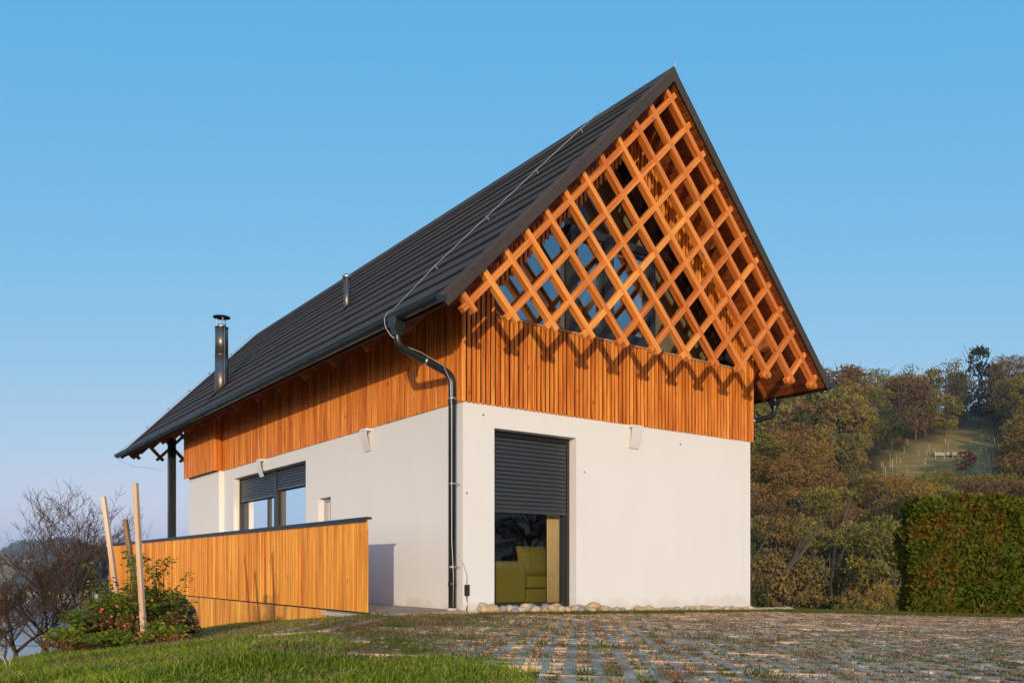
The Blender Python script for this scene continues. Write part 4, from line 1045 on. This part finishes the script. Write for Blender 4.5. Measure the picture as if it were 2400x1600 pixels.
while tries < 14000 and len(placed) < 298:
    tries += 1
    y = math.sqrt(rnd.uniform(30 ** 2, 247 ** 2)); ratio = rnd.uniform(.200, .690); x = y * ratio
    sp = 2.4 + y * .0155
    if any((x - a) ** 2 + (y - b_) ** 2 < sp * sp for a, b_ in placed): continue
    z = gzf(x, y); gxp, gyp = px_of(x, y, z)
    h = rnd.uniform(11, 16.5) * (1 if y > 95 else .8)
    if y > 205: h *= rnd.uniform(.8, 1.2)
    if y < 60: h = rnd.uniform(6.0, 9.5) * (1 if y > 42 else .62)
    tx, ty = px_of(x, y, z + h)
    shrub = False
    if y > 100 and in_poly(gxp, gyp): continue
    hw = h * .33 * F_ / y
    blocked = False
    for q in (.0, .25, .5, .75, 1.):
        for ox in (-hw * .7, 0, hw * .7):
            if in_poly(gxp + ox, gyp + (ty - gyp) * q): blocked = True
    if blocked and y < 195:
        # keep only what stays below the clearing
        hmax = (1328 - 1108) / F_ * y + .555 - z
        if hmax < 2.2: continue
        if gyp < 1150: continue
        h = min(h, hmax * rnd.uniform(.85, 1.1)); shrub = h < 7
    # keep the line of sight to the hill open on the far right of the foot
    hg_, sd_ = where(gxp, ty + 40)
    placed.append((x, y)); wd = h * rnd.uniform(.85, 1.15) if not shrub else h * 1.4
    q = rnd.random(); nr_ = y < 105
    if shrub: tree(x, y, h, wd, rnd.choice(near_c), LBL['shrub'], 'shrubs below the clearing', sink=h * .1)
    elif y < 60: tree(x, y, h, wd, rnd.choice(near_c), LBL['near'], 'trees at the foot of the hill', sink=h * .08)
    elif y > 212 and q < .28: tree(x, y, h * 1.15, wd * .8, rnd.choice(sparse_c), 'thinly leaved tall tree on the skyline, ' + sd_, 'thin skyline trees ' + sd_, rnd.choice(bare_t))
    elif q < .07: tree(x, y, h, wd, yel_c[1 if nr_ else 0], 'yellow green tree ' + hg_ + ', ' + sd_, 'yellow green trees ' + hg_ + ' ' + sd_)
    elif q < .19: tree(x, y, h, wd * .85, grn_c[2] if nr_ else rnd.choice(grn_c[:2]), 'dark green tree ' + hg_ + ', ' + sd_, 'dark green trees ' + hg_ + ' ' + sd_)
    else: tree(x, y, h, wd, rnd.choice(near_c if nr_ else far_c), 'brown autumn tree ' + hg_ + ', ' + sd_, 'brown autumn trees ' + hg_ + ' ' + sd_)
# trees the photograph singles out, (px, py of base, depth y, height, crown)
def at(px, y): return (px - 1200) / F_ * y
def uniq(px, y, h, wd, crown, label, tr=None): 
    return tree(at(px, y), y, h, wd, crown, label, None, tr)
uniq(1925, 128, 17, 13, yel_c[0], 'large yellow green oak in the middle of the wood right of the house')
uniq(2295, 214, 22, 13, grn_c[0], 'tallest dark tree on the skyline above the clearing')
uniq(2255, 216, 15, 7, grn_c[0], 'slender dark tree left of the tallest skyline tree')
uniq(2330, 216, 17, 10, grn_c[0], 'dark green tree right of the tallest skyline tree')
uniq(2185, 222, 16, 10, grn_c[0], 'dark green tree on the skyline left of the slender one')
uniq(2365, 208, 19, 15, near_c[0], 'broad brown tree on the skyline near the right edge')
uniq(2215, 205, 11, 12, yel_c[0], 'rounded ochre tree at the upper edge of the clearing')
uniq(2090, 176, 11, 12, grn_c[2], 'bright green tree at the left edge of the clearing')
uniq(2020, 122, 6.5, 5, grn_c[1], 'dark green conifer shrub left of the vineyard posts')
uniq(2262, 158, 4.6, 6, crown_mesh(1500, 71, .04, 'redleaf'), 'dark red bush standing in the hillside clearing')
uniq(2060, 52, 9.8, 6.2, near_c[1], 'pale tan tree directly left of the clipped hedge')
uniq(1790, 34, 5.2, 4.2, near_c[2], 'low rust coloured tree beside the right corner of the house')
# vineyard stakes in the clearing
vp_ = MB().box(-.035, .035, -.035, .035, -.2, 1.5).mesh('vineyard_post', M['palewood']); k = 0; t_ = 0
while k < 75 and t_ < 3000:
    t_ += 1; y = rnd.uniform(122, 196); px = rnd.uniform(2030, 2340); x = at(px, y)
    if not in_poly(*px_of(x, y, gzf(x, y))): continue
    y = round(y / 5) * 5 + rnd.uniform(-.4, .4); x = at(px, y); k += 1
    o = inst('vineyard_post', vp_, None, (x, y, gzf(x, y)), (rnd.uniform(-.06, .06), rnd.uniform(-.06, .06), 0), (rnd.uniform(.8, 1.3), 1, rnd.uniform(.7, 1.15)))
    pp = px_of(x, y, gzf(x, y)); w_s = ('upper' if pp[1] < 1060 else 'middle' if pp[1] < 1110 else 'lower') + ' ' + ('left' if pp[0] < 2130 else 'centre' if pp[0] < 2240 else 'right')
    tag(o, 'thin pale vineyard stake in the ' + w_s + ' of the hillside clearing', 'post', 'vineyard stakes in the ' + w_s + ' of the clearing')
for px, w_, l_ in ((2200, 2.2, 'left of two pale tubs lying at the top of the clearing'), (2231, 2.9, 'right of two pale tubs lying at the top of the clearing')):
    y = 178; x = at(px, y); o = bevel(MB().box(-w_ / 2, w_ / 2, -.5, .5, 0, .75).build('tub', M['paleplastic']), .15, 3); o.location = (x, y, gzf(x, y) + .15); tag(o, l_, 'tub')

# trees out of frame to the right: the tall glazed door mirrors them
for k in range(12):
    a = -14 + k * 3.1; tree(34 + rnd.uniform(-2, 4), a, rnd.uniform(4.2, 5.6), rnd.uniform(4.6, 6), rnd.choice(near_c), 'autumn tree beyond the right edge of the picture, mirrored in the glazed door', 'trees mirrored in the glazed door')

# ------------------------------------------------------------------ bare orchard trees on the left slope
def bare_tree(seed, nmain=4, low=.2):
    """unit height fruit tree: limbs fork five times into fine twigs"""
    r = random.Random(seed); tw = MB(); tr = MB(); LN = [low, .30, .235, .165, .11, .065]
    def grow(p, d, rad, lev):
        L = LN[lev] * r.uniform(.75, 1.2); pts = [p]; rs = [rad]; q = p; dd = d.copy(); seg = 4 if lev < 4 else 3
        for i in range(seg):
            dd = (dd + Vector((r.uniform(-1, 1), r.uniform(-1, 1), r.uniform(-.8, .95))) * (.20 if lev else .08)).normalized()
            q = q + dd * (L / seg); pts.append(q); rs.append(rad * (1 - .42 * (i + 1) / seg))
        (tr if lev < 2 else tw).tube(pts, rs, 7 if lev < 1 else 5 if lev < 2 else 3, cap=False)
        if lev >= 5: return
        nch = (nmain, r.choice([3, 4]), r.choice([4, 5]), r.choice([4, 5]), r.choice([4, 5]))[lev]
        for k in range(nch):
            ii = seg if k == 0 else min(seg, 1 + int(r.uniform(.15, 1.) * seg)) if lev else seg
            a = r.random() * 6.283; out = Vector((math.cos(a), math.sin(a), r.uniform(-.1, .5)))
            nd = (dd * (.9 if k == 0 else .45) + out * (.42 if k == 0 else .85) + Vector((0, 0, .12))).normalized()
            grow(pts[ii], nd, max(rs[ii] * r.uniform(.56, .78), .0014), lev + 1)
    grow(Vector((0, 0, -.04)), Vector((r.uniform(-.2, .2), 0, 1)), .032, 0)
    t_, c_ = tr.mesh('trunk', M['bark'], True), tw.mesh('crown', M['bark'])
    H = max(v.co.z for v in c_.vertices); Wd = max(abs(v.co.x) for v in c_.vertices); return t_, c_, H, Wd
protos = [bare_tree(3, 4, .20), bare_tree(8, 4, .14), bare_tree(21, 5, .22), bare_tree(33, 4, .17)]
def orchard(px, y, ytop, hw, k, rz, label):
    """px of the trunk, depth, px height of the crown top, crown half width in px"""
    x = at(px, y); zg = gzf(x, y); t_, c_, H, Wd = protos[k]; h = (.555 + (1328 - ytop) / F_ * y - zg); sz = h / H; sx = hw / F_ * y / Wd
    root = empty('bare_tree', (x, y, zg), rz, label=label, cat='tree')
    inst('trunk', t_, root, scale=(sx, sx, sz)); inst('crown', c_, root, scale=(sx, sx, sz))
for a in ((45, 23., 1255, 130, 1, .3, 'bare fruit tree with a low forked trunk nearest the left edge'),
          (110, 24.5, 1215, 110, 2, 1.9, 'slim bare fruit tree between the left edge tree and the biggest one'),
          (172, 24., 1115, 155, 0, 4.0, 'biggest bare fruit tree left of the garden stakes'),
          (222, 26.5, 1140, 115, 3, 2.2, 'bare fruit tree leaning behind the leftmost pale stake'),
          (285, 28., 1190, 90, 2, 5.1, 'bare fruit tree behind the left end of the balustrade'),
          (-25, 23., 1290, 110, 2, .9, 'bare fruit tree cut by the left edge of the picture'),
          (95, 29., 1290, 120, 0, 2.9, 'bare fruit tree further down the slope in the gap'),
          (15, 30., 1330, 110, 3, 3.7, 'lowest bare fruit tree far down the left slope')):
    orchard(*a)

# ------------------------------------------------------------------ vegetable patch by the balustrade
def stake(px0, py0, px1, py1, y0, mat, label):
    a = Vector((at(px0, y0), y0, .555 + (1328 - py0) / F_ * y0)); y1 = y0 + .02; b_ = Vector((at(px1, y1), y1, .555 + (1328 - py1) / F_ * y1))
    d = (b_ - a).normalized(); L = (b_ - a).length; 
    mb = MB(); r_ = .0225; mb.box(-r_, r_, -r_, r_, -.15, L); 
    o = mb.build('garden_stake', M[mat]); o.location = a; o.rotation_mode = 'QUATERNION'; o.rotation_quaternion = d.to_track_quat('Z', 'Y') @ Vector((0, 0, 1)).rotation_difference(Vector((0, 0, 1))); bevel(o, .004); return tag(o, label, 'stake')
stake(337, 1492, 317, 1131, 8.05, 'stake', 'tall new pale square stake in front of the tomato bush')
stake(285, 1480, 242, 1163, 8.9, 'stake', 'leaning new pale stake behind the left side of the tomato bush')
stake(332, 1480, 293, 1217, 8.8, 'oldstake', 'short weathered grey brown stake between the two pale ones')

def leafy(name, stems, nleaf, size, mat, parent, droop=.5, rr=None):
    """pointed leaves in leaflets along stem polylines"""
    r = rr or nrs; V = []; 
    st = [np.array(s) for s in stems]; k = r.choice(len(st), nleaf); f = r.rand(nleaf) ** .7
    base = np.zeros((nleaf, 3))
    for i in range(nleaf):
        s = st[k[i]]; g = f[i] * (len(s) - 1); j = min(int(g), len(s) - 2); base[i] = s[j] + (s[j + 1] - s[j]) * (g - j)
    a = r.rand(nleaf) * 6.283; d = np.stack([np.cos(a), np.sin(a), .5 - droop * 1.6 * r.rand(nleaf)], 1); d /= np.linalg.norm(d, axis=1)[:, None]
    w_ = np.cross(d, np.array([0, 0, .35]) + r.normal(size=(nleaf, 3)) * .8); w_ /= np.linalg.norm(w_, axis=1)[:, None]
    off = (r.rand(nleaf) * .05)[:, None]; sz = size * (.55 + .9 * r.rand(nleaf))[:, None]
    b0 = base + d * off; mid = b0 + d * sz * .45; tip = b0 + d * sz + np.array([0, 0, -1.]) * sz * droop * .5
    V = np.stack([b0, mid + w_ * sz * .26, tip, mid - w_ * sz * .26], 1).reshape(-1, 3)
    return inst(name, npmesh(name, V, np.arange(nleaf)[:, None] * 4 + [0, 1, 2, 3], M[mat]), parent)
def bush(px, y, w, h, nst, nleaf, mats, name, label, cat, seed, size=.05, tops=0, lean=(0, 0)):
    r = random.Random(seed); x = at(px, y); root = empty(name, (x, y, gzf(x, y)), 0, label=label, cat=cat)
    stems = []; mb = MB()
    for i in range(nst):
        a = r.random() * 6.283; l = r.random() ** .6; hh = h * r.uniform(.55, 1.0) * (1 - .35 * l)
        if i < tops: hh = h * r.uniform(1.05, 1.28)
        ex_, ey_ = math.cos(a) * w * l * .5, math.sin(a) * w * l * .4
        pts = [(r.uniform(-.08, .08), r.uniform(-.05, .05), 0), (ex_ * .4, ey_ * .4, hh * .5), (ex_ * .8, ey_ * .8, hh * .85), (ex_ + lean[0] * .1, ey_, hh)]
        stems.append(pts); mb.tube(pts, [.005, .004, .003, .0015], 4)
    mb.build('stems', M[mats[2]], root)
    leafy('foliage', stems, nleaf, size, mats[0], root, .5)
    if mats[1]:
        low = [[tuple(np.array(p) * [1.05, 1.05, .6]) for p in s] for s in stems]; leafy('withered_leaves', low, int(nleaf * 1.15), size * .8, mats[1], root, .7)
    return root, stems
M['stem'] = simple('green_stem', (.10, .12, .03), .8); M['brownstem'] = simple('brown_stem', (.13, .08, .045), .9)
b1, s1 = bush(300, 8.35, 1.1, .80, 50, 2700, ('tomleaf', 'deadleaf', 'stem'), 'tomato_plant', 'large tomato bush with red fruit around the tall pale stake', 'plant', 1, .042, 7)
b2, s2 = bush(385, 8.55, .62, .66, 28, 1400, ('tomleaf', 'deadleaf', 'stem'), 'tomato_plant', 'tomato plant with arching leafy tips against the balustrade boards', 'plant', 2, .042, 6)
b3, s3_ = bush(235, 8.3, .75, .60, 34, 1700, ('tomleaf', 'deadleaf', 'brownstem'), 'tomato_plant', 'half withered tomato plant at the left side of the vegetable patch', 'plant', 3, .040, 3)
tm = MB(); tm.tube([(0, 0, -.8), (0, 0, -.62), (0, 0, -.2), (0, 0, .3), (0, 0, .66), (0, 0, .72)], [.1, .65, .98, .93, .45, .05], 12); tme = tm.mesh('tomato', M['tomato'], True); tmg = tm.mesh('tomato', M['tomato_g'], True)
def toms(root, lst):
    for px, py, yy, r_, g in lst:
        p = Vector((at(px, yy), yy, .555 + (1328 - py) / F_ * yy)) - root.location; inst('tomato', tmg if g else tme, root, p, (rnd.uniform(-.4, .4), rnd.uniform(-.4, .4), 0), (r_ * .8,) * 3)
toms(b1, [(320, 1495, 7.82, .030, 0), (330, 1490, 7.80, .026, 0), (313, 1499, 7.80, .023, 0), (326, 1483, 7.85, .022, 0), (344, 1501, 7.80, .020, 0), (305, 1481, 7.88, .021, 0), (262, 1444, 7.9, .020, 0), (323, 1445, 7.9, .018, 0), (292, 1465, 7.9, .020, 0), (275, 1420, 7.95, .022, 0), (329, 1528, 7.7, .022, 1), (300, 1460, 7.9, .015, 0)])
toms(b3, [(240, 1427, 8.0, .026, 0), (236, 1433, 8.0, .018, 0)])
lv = empty('lavender', (at(412, 8.9), 8.9, gzf(at(412, 8.9), 8.9)), label='rounded grey green lavender cushion at the foot of the balustrade', cat='plant')
r = nrs; n = 1500; d = r.normal(size=(n, 3)); d[:, 2] = abs(d[:, 2]); d /= np.linalg.norm(d, axis=1)[:, None]; st = d * np.array([.17, .15, .34]) * .6
leafv = d * .14; w_ = np.cross(d, r.normal(size=(n, 3))); w_ /= np.linalg.norm(w_, axis=1)[:, None]
V = np.stack([st - w_ * .003, st + w_ * .003, st + leafv + w_ * .002, st + leafv - w_ * .002], 1).reshape(-1, 3) + np.array([0, 0, .12])
inst('foliage', npmesh('foliage', V, np.arange(n)[:, None] * 4 + [0, 1, 2, 3], M['lavender']), lv)
# low weeds round the patch
for i, (px, y, w, h, lb) in enumerate(((175, 8.0, .7, .34, 'low yellow green weeds at the crest left of the tomatoes'), (262, 7.7, .8, .20, 'low leafy weeds in front of the tomato bush'), (375, 7.9, .5, .26, 'small leafy weed right of the tall pale stake'), (215, 8.8, .5, .75, 'feathery light green weed standing against the bare trees'), (430, 9.2, .35, .22, 'small weed at the foot of the balustrade'))):
    bush(px, y, w, h, 40, 1500 if i == 0 else 1100 if i == 1 else 700, ('weed', 'deadleaf' if i != 3 else None, 'stem'), 'weed', lb, 'plant', 30 + i, .035)
# seed heads at the lower left
for px, py, px2, py2, lb in ((4, 1532, 26, 1592, 'left of two pale round seed heads in the lower left corner'), (23, 1544, 22, 1580, 'right of two pale round seed heads in the lower left corner')):
    y = 5.6; rt = empty('seed_head', (at(px2, y), y, .555 + (1328 - py2) / F_ * y), label=lb, cat='plant')
    q = Vector((at(px, y), y, .555 + (1328 - py) / F_ * y)) - rt.location
    MB().tube([(0, 0, -.1), tuple(q * .5 + Vector((.003, 0, 0))), tuple(q)], .0025, 5).build('stalk', M['seed'], rt)
    n = 260; d = nrs.normal(size=(n, 3)); d /= np.linalg.norm(d, axis=1)[:, None]; w_ = np.cross(d, nrs.normal(size=(n, 3))); w_ /= np.linalg.norm(w_, axis=1)[:, None]
    c = np.array(q); V = np.stack([c + d * .002, c + d * .013 + w_ * .002, c + d * .013 - w_ * .002], 1).reshape(-1, 3); inst('seeds', npmesh('seeds', V, np.arange(n)[:, None] * 3 + [0, 1, 2], M['seed']), rt)
# power line over the valley
pl = MB().tube([(at(-200, 60), 60, .555 - (1507 - 1328) / F_ * 60), (at(0, 62), 62, .555 - (1512 - 1328) / F_ * 62), (at(130, 63), 63, .555 - (1513 - 1328) / F_ * 63), (at(420, 66), 66, .555 - (1509 - 1328) / F_ * 66)], .03, 5).build('power_line', M['rubber'])
tag(pl, 'thin dark power line crossing the valley behind the bare trees', 'cable')

# ------------------------------------------------------------------ far side of the valley
hm = {}
def far_house(px, y, w, dpt, h, roofm, label, group):
    x = at(px, y); z = gzf(x, y) - 1; rt = empty('far_house', (x, y, z), rnd.uniform(-.5, .5), label=label, cat='house', group=group)
    MB().box(-w / 2, w / 2, -dpt / 2, dpt / 2, 0, h).build('wall', M['housewall'], rt)
    MB().prism([(-w / 2 - .5, -dpt / 2 - .5, h), (-w / 2 - .5, dpt / 2 + .5, h), (-w / 2 - .5, 0, h + dpt * .45)], (w + 1, 0, 0)).build('roof', M[roofm], rt)
    wn_ = MB()
    for k in range(3): wn_.box(-w / 2 + w * (k + .6) / 3.4, -w / 2 + w * (k + .6) / 3.4 + 1.2, -dpt / 2 - .1, -dpt / 2 - .02, h * .45, h * .45 + 1.6)
    wn_.build('window', M['black'], rt)
for px, y, w, r_ in ((175, 1640, 30, 'houseroof'), (232, 1620, 34, 'houseroof'), (30, 1590, 16, 'houseroof2'), (75, 1700, 22, 'houseroof'), (3, 1575, 26, 'houseroof'), (52, 1610, 14, 'houseroof'), (120, 1720, 18, 'houseroof2'), (200, 1680, 16, 'houseroof'), (15, 1690, 18, 'houseroof'), (145, 1600, 16, 'houseroof2')):
    far_house(px, y, w, 12, 9, r_, 'small pale house on the far shore seen through the bare branches', 'pale houses on the far shore')
for px, y, w in ((58, 1990, 26), (70, 2010, 34)):
    far_house(px, y, w, 12, 10, 'houseroof', 'small pale house high on the far wooded hill', 'pale houses on the far hill')
# far wood on the dark hill, reads as one mass
n = 9000; ratio = -.70 + .46 * nrs.rand(n); y = 1720 + 700 * nrs.rand(n); x = ratio * y
k_ = np.exp(-((ratio + .532) / .062) ** 4) + .25 * (pnoise(x * .004, y * .004, 1, 1) > .2) > .35; x, y = x[k_], y[k_]; n = len(x); z = gz(x, y)
P = np.repeat(np.stack([x, y, z + 5], 1), 14, 0); m2 = len(P); P = P + nrs.normal(size=(m2, 3)) * np.array([5, 5, 4.5]); u = nrs.normal(size=(m2, 3)); u /= np.linalg.norm(u, axis=1)[:, None]; w_ = np.cross(u, nrs.normal(size=(m2, 3))); w_ /= np.linalg.norm(w_, axis=1)[:, None]; s_ = 3.2
V = np.stack([P - u * s_, P + w_ * s_, P + u * s_, P - w_ * s_], 1).reshape(-1, 3)
fw = inst('far_wood', npmesh('far_wood', V, np.arange(m2)[:, None] * 4 + [0, 1, 2, 3], M['evergreen'])); tag(fw, 'dark far wood on the hill across the lake', 'wood', kind='stuff')

# ------------------------------------------------------------------ haze
m = bpy.data.materials.new('haze'); m.use_nodes = True; nt = m.node_tree; nt.nodes.clear(); out = nt.nodes.new('ShaderNodeOutputMaterial')
pvn = nt.nodes.new('ShaderNodeVolumePrincipled'); pvn.inputs['Color'].default_value = (.80, .88, 1., 1); pvn.inputs['Density'].default_value = .00017; nt.links.new(pvn.outputs[0], out.inputs['Volume'])
hz = MB().box(-2700, 2300, -520, 3400, -64, 112).build('haze', m); tag(hz, kind='stuff')
